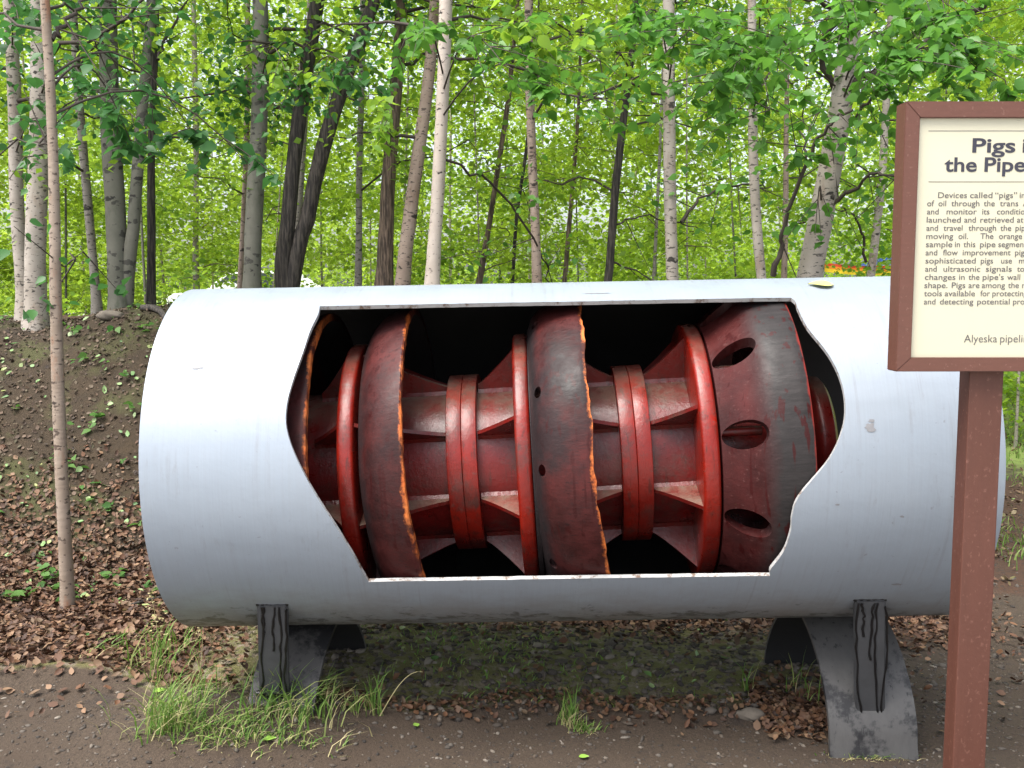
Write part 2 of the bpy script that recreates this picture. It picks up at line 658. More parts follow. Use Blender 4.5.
def shell(u0, u1, outer, inner, outlines, du, na, mats):
    """a closed shell of revolution with holes. outlines: closed lists of (u, angle in degrees from the front, upwards).
    outer / inner map (u array, angle array) to points. Returns a bmesh; material 0 outside, 1 inside, 2 rims"""
    A0 = -200.0
    us = np.linspace(u0, u1, max(2, int(round((u1 - u0) / du)) + 1))
    an = np.linspace(A0, A0 + 360, na + 1)
    S = 360.0 / (u1 - u0) * .2
    pts = [(u, a) for u in us for a in an]
    keep = []
    for u, a in pts:
        ok = True
        for ol in outlines:
            dd = np.min(((ol[:, 0] - u) * S * 2) ** 2 + (ol[:, 1] - a) ** 2)
            if dd < (360 / na * .35) ** 2:
                ok = False
                break
        if ok:
            keep.append((u, a))
    edges = []
    vs = list(keep)
    for ol in outlines:
        b = len(vs)
        n = len(ol)
        vs += [tuple(p) for p in ol]
        edges += [(b + i, b + (i + 1) % n) for i in range(n)]
    co, ed, fa, ov, oe, of = geometry.delaunay_2d_cdt([Vector((u * S * 2, a)) for u, a in vs], edges, [], 0, 1e-6)
    co = np.array([(c.x / (S * 2), c.y) for c in co])
    tri = np.array([list(f) for f in fa])
    cen = co[tri].mean(1)

    def inside(p, poly):
        x, y = p[:, 0], p[:, 1]
        r = np.zeros(len(p), bool)
        n = len(poly)
        for i in range(n):
            x1, y1 = poly[i]
            x2, y2 = poly[(i + 1) % n]
            c = ((y1 > y) != (y2 > y))
            with np.errstate(divide='ignore', invalid='ignore'):
                xi = (x2 - x1) * (y - y1) / (y2 - y1 + 1e-12) + x1
            r ^= c & (x < xi)
        return r
    keepf = np.ones(len(tri), bool)
    for ol in outlines:
        keepf &= ~inside(cen, ol)
    tri = tri[keepf]
    bm = bmesh.new()
    po = outer(co[:, 0], co[:, 1])
    pi = inner(co[:, 0], co[:, 1])
    vo = [bm.verts.new(p) for p in po]
    vi = [bm.verts.new(p) for p in pi]
    for t in tri:
        f = bm.faces.new([vo[i] for i in t])
        f.material_index = 0
        f = bm.faces.new([vi[i] for i in t[::-1]])
        f.material_index = 1
    bmesh.ops.delete(bm, geom=[v for v in bm.verts if not v.link_faces], context='VERTS')
    bmesh.ops.remove_doubles(bm, verts=bm.verts[:], dist=1e-5)
    return bm


def close_rims(bm, pair, mi=2):
    """join the open borders of the outer and the inner skin; pair(co) gives the partner's position"""
    from mathutils.kdtree import KDTree
    bm.verts.ensure_lookup_table()
    kd = KDTree(len(bm.verts))
    for i, v in enumerate(bm.verts):
        kd.insert(v.co, i)
    kd.balance()
    bedges = [e for e in bm.edges if len(e.link_faces) == 1 and e.link_faces[0].material_index == 0]
    for e in bedges:
        a, b = e.verts
        pa = bm.verts[kd.find(pair(a.co))[1]]
        pb = bm.verts[kd.find(pair(b.co))[1]]
        try:
            f = bm.faces.new((a, b, pb, pa))
            f.material_index = mi
        except ValueError:
            pass


def finish_shell(name, bm, mats, parent):
    bmesh.ops.recalc_face_normals(bm, faces=bm.faces[:])
    for f in bm.faces:
        f.smooth = f.material_index != 2
    for e in bm.edges:
        if len({f.material_index for f in e.link_faces}) > 1:
            e.smooth = False
    me = bpy.data.meshes.new(name)
    bm.to_mesh(me)
    bm.free()
    for m in mats:
        me.materials.append(m)
    return link(bpy.data.objects.new(name, me), parent)


PIPE_O = np.array([.18, D_AX, 0.05])
pipe = empty('pipe_section', PIPE_O, 'silver steel pipe segment with a ragged window cut in its side, on black saddles', 'pipe')


def pipe_map(rad):
    def fn(t, a):
        ar = np.radians(a)
        return (PC - PIPE_O) + t[:, None] * AX - rad * np.cos(ar)[:, None] * E1 + rad * np.sin(ar)[:, None] * E2
    return fn


left_cut = [(-.63, 63.3), (-.6285, 57.9), (-.6414, 50), (-.6523, 41.4), (-.6734, 31.6), (-.687, 23.8), (-.6845, 17), (-.6572, 9.1), (-.6044, -1.1),
            (-.5433, -11.8), (-.4989, -21.3), (-.4796, -27), (-.4594, -33)]
right_cut = [(.8188, -33.05), (.8176, -30), (.8494, -23.1), (.8638, -15.8), (.8645, -11), (.8847, -4.9), (.9749, 5.7), (1.0182, 14.2), (1.0318, 20.9),
             (1.0278, 28.5), (1.0046, 36.9), (.9594, 47.3), (.9483, 56), (.950, 60.5), (.942, 63.1)]
lc = catmull(left_cut, 5)
rc = catmull(right_cut, 5)
bot = np.stack([np.linspace(lc[-1][0], rc[0][0], 30)[1:-1], np.full(28, -32.9) + rng.normal(0, .05, 28)], 1)
topc = np.stack([np.linspace(rc[-1][0], lc[0][0], 40)[1:-1], np.full(38, 63.3) + rng.normal(0, .08, 38)], 1)
cut = np.vstack([lc, bot, rc, topc])
m_pipe = mat_pipe()
m_pipe_in = simple('black_bore_steel', (.012, .011, .011), .85, 0, .4, 9)  # the bore is coloured near black all over
k = NT('white_edge_paint')
v = k.coord()
k.color(k.mix(k.ramp(k.noise(v, 26, 6, .75), [(.52, 0), (.62, 1)]), (.36, .36, .355), (.13, .085, .06)))
k.rough(.65)
k.bump(k.noise(v, 70, 4), .4, .004)
m_rim = k.m
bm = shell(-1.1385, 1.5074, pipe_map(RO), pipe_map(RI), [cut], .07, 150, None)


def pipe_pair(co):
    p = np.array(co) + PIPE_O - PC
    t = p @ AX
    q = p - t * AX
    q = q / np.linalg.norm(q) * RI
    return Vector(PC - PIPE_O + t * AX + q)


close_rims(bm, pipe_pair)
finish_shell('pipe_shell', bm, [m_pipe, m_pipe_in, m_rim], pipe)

# flaked paint on the shell
m_chip = simple('bare_primer', (.20, .20, .21), .8, 0, .3, 60)


def pipe_patch(t, a, w, h, seed, name='paint_chip', mat=None, off=.0012):
    g = np.random.default_rng(seed)
    n = 16
    th = np.linspace(0, 2 * np.pi, n, endpoint=False)
    rr = .55 + .6 * g.random(n)
    tt = np.concatenate([[t], t + w * rr * np.cos(th)])
    aa = np.concatenate([[a], a + np.degrees(h / RO) * rr * np.sin(th)])
    V = pipe_map(RO + off)(tt, aa)
    F = [(0, 1 + i, 1 + (i + 1) % n) for i in range(n)]
    return put(name, V, F, mat or m_chip, pipe)


for q in [(-.985, 36, .016, .004, 1), (-.968, 36.3, .012, .004, 2), (1.10, 14.2, .018, .017, 3), (1.105, 16.2, .010, .006, 5), (.30, 69, .05, .004, 4), (1.2, -12, .008, .004, 6), (1.0, -8, .007, .004, 7), (1.23, -38, .022, .006, 8)]:
    pipe_patch(*q)

# saddles: bent plate arches standing under the pipe
m_saddle = NT('weathered_black_paint')
_k = m_saddle
_v = _k.coord()
_b = _k.mix(_k.ramp(_k.noise(_v, 8, 7, .7), [(.46, 0), (.56, 1)]), (.016, .016, .018), (.075, .072, .07))
_b = _k.mix(_k.ramp(_k.noise(_k.coord('Object', (10, 10, 3)), 3, 6, .7), [(.60, 0), (.68, 1)]), _b, (.010, .010, .012))
_b = _k.mix(_k.ramp(_k.noise(_v, 18, 6, .7), [(.62, 0), (.7, 1)]), _b, (.15, .14, .125))
_k.color(_b)
_k.rough(.55)
_k.bump(_k.noise(_v, 30, 4), .15, .005)
m_saddle = m_saddle.m
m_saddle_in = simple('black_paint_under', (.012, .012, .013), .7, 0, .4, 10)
m_grey_bar = simple('grey_black_bar', (.058, .060, .064), .55, 0, .35, 16)


_k = NT('weathered_grey_paint')
_v = _k.coord()
_b = _k.mix(_k.noise(_k.coord('Object', (14, 14, 4)), 2.5, 6, .7), (.055, .054, .054), (.105, .102, .099))
_b = _k.mix(_k.ramp(_k.noise(_v, 5.5, 6, .68), [(.53, 0), (.60, 1)]), _b, (.020, .020, .022))
_b = _k.mix(_k.ramp(_k.noise(_k.coord('Object', (14, 14, 2)), 3, 5, .7), [(.60, 0), (.66, .8)]), _b, (.012, .012, .014))
_k.color(_b)
_k.rough(.55)
_k.bump(_k.noise(_v, 30, 4), .12, .005)
m_saddle_grey = _k.m


def saddle(x0, x1, shear, zt, mat=None):
    bm = bmesh.new()
    n = 36
    prof = []
    for i in range(n + 1):
        th = math.pi * i / n
        prof.append((-math.copysign(abs(math.cos(th)) ** 1.25, math.cos(th)), math.sin(th) ** 1.15))
    prof = [(-1.12, -.62)] + prof + [(1.12, -.62)]
    rows = []
    for (py, pz), in [(p,) for p in prof]:
        r = []
        for th_, xx in ((0, x0), (0, x1), (.014, x1), (.014, x0)):
            y = D_AX + py * (.345 - th_)
            z = pz * (zt - .05 - th_) + .05
            r.append(bm.verts.new((xx + (y - (D_AX - .345)) * shear - PIPE_O[0], y - PIPE_O[1], z - PIPE_O[2])))
        rows.append(r)
    for A, B in zip(rows[:-1], rows[1:]):
        for i in range(4):
            f = bm.faces.new((A[i], A[(i + 1) % 4], B[(i + 1) % 4], B[i]))
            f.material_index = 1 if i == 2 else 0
    bm.faces.new(rows[0])
    bm.faces.new(rows[-1])
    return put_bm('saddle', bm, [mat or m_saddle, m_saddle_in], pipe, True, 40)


zb = lambda x: H_AX + x * math.tan(SLOPE) - RO
saddle(-.915, -.685, .14, zb(-.8) + .004)
saddle(1.085, 1.385, -.08, zb(1.2) + .004, m_saddle_grey)


def brace(x0, x1, ztop, zbot, ytop, ybot, seed, dx):
    th = .03
    bm = bmesh.new()
    o = [bm.verts.new((x - PIPE_O[0], y - PIPE_O[1], z - PIPE_O[2])) for x, y, z in (
        (x0, ytop, ztop), (x1, ytop, ztop), (x1 + dx, ybot, zbot), (x0 + dx, ybot, zbot),
        (x0, ytop + th, ztop), (x1, ytop + th, ztop), (x1 + dx, ybot + th, zbot), (x0 + dx, ybot + th, zbot))]
    for f in ((0, 1, 2, 3), (4, 7, 6, 5), (0, 4, 5, 1), (1, 5, 6, 2), (2, 6, 7, 3), (3, 7, 4, 0)):
        bm.faces.new([o[i] for i in f])
    bmesh.ops.bevel(bm, geom=bm.edges[:], offset=.004, segments=2, affect='EDGES')
    br = put_bm('brace', bm, m_grey_bar, pipe)
    # runs of black tar down its face
    g = np.random.default_rng(seed)
    parts = []
    L = ztop - zbot
    for fx_, l0, l1 in ((.14, .02, .98), (.24, .02, .3), (.62, .02, .5), (.72, .02, .97), (.94, .05, .99)):
        n = 14
        s = np.linspace(l0, l1, n)
        xx = x0 + (x1 - x0) * fx_ + dx * s + np.cumsum(g.normal(0, .0032, n))
        P = np.stack([xx, ytop + (ybot - ytop) * s - .0005, ztop - L * s], 1) - PIPE_O
        parts.append(tube(P, .0026 + .0024 * g.random(n), 6))
    V, F = join_tubes(parts)
    put('tar_run', V, F, m_tar, br, True)
    # weld bead along the top
    P = np.stack([np.linspace(x0 - .004, x1 + .004, 16), np.full(16, ytop + .012), ztop + .001 + g.normal(0, .0015, 16)], 1) - PIPE_O
    V, F = tube(P, .007 + .003 * g.random(16), 8)
    put('weld_bead', V, F, m_tar, br, True)
    P = np.stack([np.linspace(x0 + dx - .012, x1 + dx + .012, 16), np.full(16, ybot + .012), zbot - .002 + g.normal(0, .002, 16)], 1) - PIPE_O
    V, F = tube(P, .008 + .003 * g.random(16), 8)
    put('weld_bead', V, F, m_tar, br, True)


m_tar = simple('black_tar', (.008, .008, .009), .3, 0, .3, 40, .05)
brace(-.835, -.737, .566, .215, 3.188, 3.305, 21, -.03)
brace(1.125, 1.224, .581, .135, 3.19, 3.31, 22, .058)

# ------------------------------------------------------------------ the cleaning pig inside the pipe
TILT = R(3.5)
PA, P1, P2 = axes(YAW - R(1.2), TILT)
pig = empty('pipeline_pig', PC + np.array([0, 0, -.03]), 'red and maroon pig with ribbed hub and worn cups lying inside the cut pipe', 'pipeline pig')
pig.rotation_euler = Matrix((PA, P1, P2)).transposed().to_euler()
m_red = mat_red('red_enamel', (.135, .006, .004), (.065, .005, .004))
m_red2 = mat_red('bright_red_enamel', (.225, .009, .003), (.105, .006, .004), .45)
m_tubered = mat_red('dull_red_enamel', (.145, .006, .005), (.055, .005, .005), .6)


def ring(name, x0, x1, r, ri, mat, bev=.008, seg=128):
    bm = lathe([(x0, ri), (x0, r - bev), (x0 + bev * .3, r - bev * .3), (x0 + bev, r), (x1 - bev, r), (x1 - bev * .3, r - bev * .3), (x1, r - bev), (x1, ri)], seg)
    return put_bm(name, bm, mat, pig, True, 50)


# hub tube
put_bm('hub_tube', lathe([(-.98, .0), (-.98, .275), (.98, .275), (.98, .0)], 96), m_tubered, pig, True)
for x0 in (-.208, -.156, .379, .431):
    ring('hub_flange', x0, x0 + .051, .318, .27, m_red2, .0022)
for x0, x1, r in ((-.553, -.497, .452), (.030, .082, .455), (.628, .684, .456), (-.86, -.815, .452)):
    ring('clamp_disc', x0, x1, r, .26, m_red2, .012)
# flange bolts
m_bolt = simple('greasy_bolt', (.06, .045, .035), .45, .3, .3, 30)


def gusset(xa, ra, xb, rb, deg):
    """a triangular web from the hub flange (low end) to the clamp disc (high end)"""
    n = 12
    top, low = [], []
    for i in range(n + 1):
        s = i / n
        x = xa + (xb - xa) * s
        r = ra + (rb - ra) * (s ** 1.15)
        top.append((x, r))
        low.append((x, .268))
    th = .0065
    a = R(deg)
    bm = bmesh.new()
    er = Vector((0, -math.cos(a), math.sin(a)))
    et = Vector((0, math.sin(a), math.cos(a)))
    rows = []
    for (x, r), (x2, r2) in zip(top, low):
        rows.append([bm.verts.new(Vector((x, 0, 0)) + er * rr + et * sg) for rr, sg in ((r, th), (r, -th), (r2 + .017 + .002 * random.random(), -th), (r2, -th - .013 - .003 * random.random()), (r2, th + .013 + .003 * random.random()), (r2 + .017 + .002 * random.random(), th))])
    for A, B in zip(rows[:-1], rows[1:]):
        for i in range(6):
            bm.faces.new((A[i], A[(i + 1) % 6], B[(i + 1) % 6], B[i]))
    bm.faces.new(rows[0])
    bm.faces.new(rows[-1])
    return put_bm('gusset', bm, m_red, pig)


for k in range(8):
    d = 28.0 + 45 * k
    gusset(-.210, .302, -.495, .44, d)
    gusset(-.101, .302, .032, .43, d)
    gusset(.377, .302, .20, .42, d)
    gusset(.485, .302, .630, .435, d)
    gusset(-.66, .302, -.555, .43, d)


def cup_profile(x0, x1, r0, rl, wall=.035):
    """closed profile of a bowl-shaped cup opening to +x"""
    out = []
    L = x1 - x0
    for s, f in ((0, .0), (.02, .12), (.08, .29), (.18, .50), (.32, .69), (.5, .84), (.72, .94), (.88, .985), (.97, 1.0)):
        out.append((x0 + L * s, r0 + (rl - r0) * f))
    out.append((x1, rl - .004))
    inn = [(x1, rl - wall + .006), (x1 - .01, rl - wall)]
    for s, f in ((.6, .86), (.4, .6), (.3, .2)):
        inn.append((x0 + L * s, r0 - .03 + (rl - wall - r0 + .03) * f))
    return out, inn


def ragged(a, ph):
    d = sum(math.sin(a * q + p) / n for q, p, n in zip((2, 5, 11, 19, 37, 61, 97, 143), ph, (2, 2, 2.5, 3, 3.5, 4, 5, 6)))
    return d + .5 * max(0.0, math.sin(a * 7.3 + ph[3])) ** 6


PM = np.stack([PA, P1, P2], 1)
PIGC = PC + np.array([0, 0, -.03])


def seat(v):
    # the cup bears on the bore of the pipe
    p = PM @ np.array(v.co) + PIGC - PC
    t = p @ AX
    q = p - t * AX
    r = np.linalg.norm(q)
    if r > .5925:
        w = PM.T @ (t * AX + q * (.5925 / r) + PC - PIGC)
        v.co = Vector(w)


def sag(v, x0, x1):
    # the soft cup has slumped: its lower half leans along the pipe
    r = math.hypot(v.co.y, v.co.z)
    w = .45 + .55 * min(1, max(0, (v.co.x - x0) / (x1 - x0)))
    v.co.x += .060 * max(0.0, -v.co.z / r + .12) ** 1.3 * w * min(1, max(0, (r - .27) / .2))


def cup(x0, x1, r0, rl, mat, seed, wob=.0018):
    o, i = cup_profile(x0, x1, r0, rl)
    prof = [(x0, .27)] + o + i + [(x0 + (x1 - x0) * .3, .27)]
    bm = lathe(prof, 192)
    bmesh.ops.recalc_face_normals(bm, faces=bm.faces[:])
    # ragged, worn lip
    g = np.random.default_rng(seed)
    ph = g.random(8) * 6.28
    lay = bm.verts.layers.float.new('axial')
    for v in bm.verts:
        v[lay] = v.co.x
        w = max(0.0, (v.co.x - (x1 - .03)) / .03)
        if w > 0:
            a = math.atan2(v.co.z, -v.co.y)
            d = ragged(a, ph)
            v.co.x += w * wob * d
        sag(v, x0, x1)
        seat(v)
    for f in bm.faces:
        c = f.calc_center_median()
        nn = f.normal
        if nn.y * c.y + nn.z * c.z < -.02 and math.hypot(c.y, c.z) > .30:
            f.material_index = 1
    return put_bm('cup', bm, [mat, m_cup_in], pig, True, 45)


m_cup_in = simple('black_cup_inside', (.012, .009, .009), .7, 0, .4, 10)  # inward faces of the cups, near black throughout
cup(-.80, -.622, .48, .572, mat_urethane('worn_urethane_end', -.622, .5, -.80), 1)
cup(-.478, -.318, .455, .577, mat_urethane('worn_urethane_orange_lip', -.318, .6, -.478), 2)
# third cup, with round relief holes near its root
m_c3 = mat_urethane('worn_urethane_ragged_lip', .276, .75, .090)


def ell(uc, ac, du, da, n=28):
    t = np.linspace(0, 2 * np.pi, n, endpoint=False)
    return np.stack([uc + du * np.cos(t), ac + da * np.sin(t)], 1)


def prof_fn(us, rs):
    us = np.array(us)
    rs = np.array(rs)

    def f(u, a):
        r = np.interp(u, us, rs)
        ar = np.radians(a)
        return np.stack([u, -r * np.cos(ar), r * np.sin(ar)], 1)
    return f


def revolved(name, us, ro, ri, holes, mat, mats_in, du=.02, na=160, rag=0.0, seed=0, parent=None):
    fo, fi = prof_fn(us, ro), prof_fn(us, ri)
    bm = shell(us[0], us[-1], fo, fi, holes, du, na, None)

    def pair(co):
        u = co.x
        r = float(np.interp(u, us, ri))
        q = Vector((0, co.y, co.z)).normalized() * r
        return Vector((u, q.y, q.z))
    close_rims(bm, pair)
    lay = bm.verts.layers.float.new('axial')
    for v in bm.verts:
        v[lay] = v.co.x
    if rag:
        g = np.random.default_rng(seed)
        ph = g.random(8) * 6.28
        for v in bm.verts:
            w = max(0.0, (v.co.x - (us[-1] - .05)) / .05)
            if w > 0:
                a = math.atan2(v.co.z, -v.co.y)
                d = ragged(a, ph)
                d -= 1.6 * math.exp(-((math.degrees(a) - 40) / 6) ** 2)
                v.co.x += w * rag * d
            sag(v, us[0], us[-1])
    for v in bm.verts:
        seat(v)
    return finish_shell(name, bm, [mat, mats_in, mat], parent or pig)


c3u = [.083, .088, .10, .12, .15, .185, .225, .266, .276]
c3o = [.462, .484, .508, .530, .551, .564, .572, .576, .573]
c3i = [.436, .446, .462, .486, .512, .525, .533, .540, .545]
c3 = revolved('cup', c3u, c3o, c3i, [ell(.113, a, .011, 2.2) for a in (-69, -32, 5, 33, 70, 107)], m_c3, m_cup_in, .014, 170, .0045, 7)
put_bm('backing_plate', lathe([(.083, .27), (.083, .468), (.098, .468), (.098, .27)], 96), m_c3, c3, True)
# fourth cup: long cone with big oval ports, then a straight band
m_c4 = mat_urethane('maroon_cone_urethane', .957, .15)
# red light along the cone lip is painted in; its band is rubbed black
k = NT('maroon_cone_urethane_black_band')
v = k.coord()
base = k.mix(k.ramp(k.noise(v, 5, 6, .62), [(.3, 0), (.7, 1)]), (.025, .007, .007), (.075, .015, .014))
sc_ = k.ramp(k.noise(k.coord('Object', (30, 60, 60)), 1.2, 4, .6), [(.60, 0), (.68, 1)])
base = k.mix(k.math('MULTIPLY', sc_, .35), base, (.13, .06, .055))
tc = k.n('ShaderNodeTexCoord')
sp = k.n('ShaderNodeSeparateXYZ')
k.l(tc.outputs['Object'], sp.inputs[0])
xx = k.math('ADD', sp.outputs[0], k.math('MULTIPLY', k.math('SUBTRACT', k.noise(v, 5, 6, .7), .5), .11))
e1_ = k.n('ShaderNodeMapRange', i_1=.785, i_2=.85, i_3=0.0, i_4=1.0)
k.l(xx, e1_.inputs[0])
blk = k.mix(k.noise(k.coord('Object', (4, 50, 50)), 1.5, 5, .6), (.010, .010, .010), (.040, .034, .034))
base = k.mix(e1_.outputs[0], base, blk)
dr = k.ramp(k.noise(k.coord('Object', (34, 34, 1.2)), 1.3, 3, .5), [(.59, 0), (.63, 1)])
base = k.mix(k.math('MULTIPLY', dr, .8), base, (.035, .003, .003))
e2_ = k.n('ShaderNodeMapRange', i_1=.951, i_2=.957, i_3=0.0, i_4=1.0)
k.l(k.math('ADD', sp.outputs[0], k.math('MULTIPLY', k.math('SUBTRACT', k.noise(v, 16, 4), .5), .02)), e2_.inputs[0])
base = k.mix(e2_.outputs[0], base, (.17, .018, .013))
k.color(base)
k.b.inputs['Specular IOR Level'].default_value = .19
k.rough(k.ramp(k.noise(v, 18, 5), [(.3, .34), (.7, .6)]))
k.bump(k.math('ADD', k.noise(k.coord('Object', (16, 40, 40)), 2, 5), k.noise(v, 9, 4)), .2, .006)
m_c4 = k.m
m_c4i = simple('maroon_inside', (.07, .014, .012), .5, 0, .4, 10)
c4u = [.690, .705, .74, .78, .815, .835, .87, .92, .948, .957]
c4o = [.452, .462, .490, .520, .547, .558, .566, .570, .570, .566]
c4i = [.40, .41, .440, .474, .505, .520, .530, .535, .540, .548]
ports = [ell(.757, a, .066, 5.3) for a in (13.6 + 33 * q for q in range(-5, 6))][0:10]
cone = revolved('cup', c4u, c4o, c4i, ports, m_c4, m_c4i, .016, 190, .0, 3)
# long screws showing in the ports
for q in range(-2, 4):
    a = R(13.6 + 33 * q + 3)
    parts = [tube([(.70, -.40 * math.cos(a), .40 * math.sin(a)), (.83, -.40 * math.cos(a), .40 * math.sin(a))], .016, 10)]
    V, F = join_tubes(parts)
    put('port_stud', V, F, m_red, cone, True)
# blunt red nose behind the last lip
put_bm('nose_bumper', lathe([(.95, .05), (.95, .245), (1.02, .245), (1.032, .222), (1.05, .218), (1.062, .238), (1.078, .244), (1.112, .238), (1.124, .222), (1.128, .05)], 96), m_red, pig, True, 40)
ring('nose_disc', .88, .93, .46, .26, m_red)

# ------------------------------------------------------------------ the notice on its post
SY = 2.5
m_frame = NT('brown_stained_wood')
_k = m_frame
_v = _k.coord()
_b = _k.mix(_k.noise(_k.coord('Object', (8, 8, 40)), 3, 5), (.094, .036, .023), (.125, .048, .032))
_s = _k.ramp(_k.noise(_v, 130, 2, .5), [(.66, 0), (.72, 1)])
_b = _k.mix(_k.math('MULTIPLY', _s, .15), _b, (.42, .26, .21))
_k.color(_b)
_k.rough(.55)
_k.bump(_k.noise(_v, 90, 4), .15, .003)
m_frame = m_frame.m
m_post = NT('brown_painted_post')
_k = m_post
_v = _k.coord()
_b = _k.mix(_k.noise(_k.coord('Object', (14, 14, 2)), 3, 5), (.072, .024, .014), (.108, .037, .023))
_s = _k.ramp(_k.noise(_k.coord('Object', (60, 60, 45)), 1.6, 3, .6), [(.60, 0), (.70, 1)])
_b = _k.mix(_k.math('MULTIPLY', _s, .2), _b, (.34, .17, .13))
_k.color(_b)
_k.rough(.6)
_k.bump(_k.noise(_v, 70, 4), .2, .003)
m_post = m_post.m
k = NT('cream_sign_face')
v = k.coord()
k.color(k.mix(k.noise(v, 3, 4), (.50, .475, .35), (.55, .525, .40)))
k.rough(.35)
m_panel = k.m
m_ink = simple('dark_ink', (.030, .030, .045), .6, 0, .1, 10, 0)
m_ink2 = simple('faded_ink', (.085, .080, .085), .6, 0, .1, 10, 0)

sl_ = at(900.5, 236, SY)
X0, X1 = at(905.2, 101.4, SY)[0], None
zt_, zb_ = at(960, 101.2, SY)[2], at(960, 371.6, SY)[2]
xl_ = .5 * (at(905.2, 101.4, SY)[0] + at(896.6, 371.6, SY)[0])
FWD = .575                                   # width of the framed board
xr_ = xl_ + FWD
post_l = at(965, 500, SY)[0] + .0155
sign_o = Vector(((post_l + .04), SY + .05, tz(post_l + .04, SY + .05)))
sign = empty('notice_board', sign_o, 'brown framed cream notice about pigs in the pipeline on a brown wooden post', 'sign')
fw = .037


def sb(bm_fn, name, mat, parent=sign, smooth=False):
    bm = bmesh.new()
    bm_fn(bm)
    for vv in bm.verts:
        vv.co -= sign_o
    return put_bm(name, bm, mat, parent, smooth)


def mitre(a, b, c, d, y0, y1):
    """a frame rail with mitred ends: a-b outer edge, c-d inner edge (x, z)"""
    def f(bm):
        fr = [bm.verts.new((p[0], y0, p[1])) for p in (a, b, d, c)]
        bk = [bm.verts.new((p[0], y1, p[1])) for p in (a, b, d, c)]
        bm.faces.new(fr)
        bm.faces.new(bk[::-1])
        for i in range(4):
            bm.faces.new((fr[i], bk[i], bk[(i + 1) % 4], fr[(i + 1) % 4]))
        bmesh.ops.recalc_face_normals(bm, faces=bm.faces)
        bmesh.ops.bevel(bm, geom=bm.edges[:], offset=.0016, segments=2, affect='EDGES')
    return f


o_ = [(xl_, zt_), (xr_, zt_), (xr_, zb_), (xl_, zb_)]
i_ = [(xl_ + fw, zt_ - fw * 1.06), (xr_ - fw, zt_ - fw * 1.06), (xr_ - fw, zb_ + fw * .95), (xl_ + fw, zb_ + fw * .95)]
for q in range(4):
    sb(mitre(o_[q], o_[(q + 1) % 4], i_[q], i_[(q + 1) % 4], SY, SY + .060), 'frame_rail', m_frame)
panel = sb(lambda bm: bm_box(bm, (xl_ + fw - .006, SY + .012, zb_ + fw * .95 - .006), (xr_ - fw + .006, SY + .020, zt_ - fw * 1.06 + .006)), 'panel', m_panel)
sb(lambda bm: bm_box(bm, (xl_ + .02, SY + .022, zb_ + .02), (xr_ - .02, SY + .034, zt_ - .02)), 'back_board', m_frame)
# the post runs up behind the board
sb(lambda bm: bm_box(bm, (post_l - .0005, SY + .0365, sign_o.z - .3), (post_l + .086, SY + .0965, zt_ - .01), .003), 'post', m_post)
TY = SY + .0117
# printed rules and lettering
for yy in (130.9, 181.8):
    a = at(928.5, yy, TY)
    sb(lambda bm: bm_box(bm, (a[0], TY - .0004, a[2] - .0006), (xr_ - fw - .03, TY + .0002, a[2] + .0006)), 'rule_line', m_ink2, panel)


def text_mesh(s, size, offset, sx=1.0):
    cu = bpy.data.curves.new('t', 'FONT')
    cu.body = s
    cu.size = size
    cu.offset = offset * size
    cu.resolution_u = 4
    cu.fill_mode = 'BOTH'
    ob = bpy.data.objects.new('t', cu)
    COL.objects.link(ob)
    dg = bpy.context.evaluated_depsgraph_get()
    me = bpy.data.meshes.new_from_object(ob.evaluated_get(dg))
    bpy.data.objects.remove(ob)
    bpy.data.curves.remove(cu)
    vs = np.array([(p.co.x * sx, p.co.y) for p in me.vertices])
    fs = [tuple(p.vertices) for p in me.polygons]
    bpy.data.meshes.remove(me)
    return vs, fs


mpp = at(970, 236, TY)[0] - at(969, 236, TY)[0]      # metres per photo pixel on the board


def lettering(name, items, mat, size_px, offset, sx=1.0, fit=None):
    """items: (text, x px of its left edge, y px of its baseline[, right edge px])"""
    V, F, n = [], [], 0
    for it in items:
        vs, fs = text_mesh(it[0], size_px * mpp, offset, sx)
        vs[:, 0] -= vs[:, 0].min()
        if len(it) > 3:
            vs[:, 0] *= (it[3] - it[1]) * mpp / vs[:, 0].max()
        p = at(it[1], it[2], TY)
        V.append(np.stack([vs[:, 0] + p[0], np.full(len(vs), TY - .0006), vs[:, 1] + p[2]], 1) - np.array(sign_o))
        F += [tuple(i + n for i in f) for f in fs]
        n += len(vs)
    return put(name, np.concatenate(V), F, mat, panel)


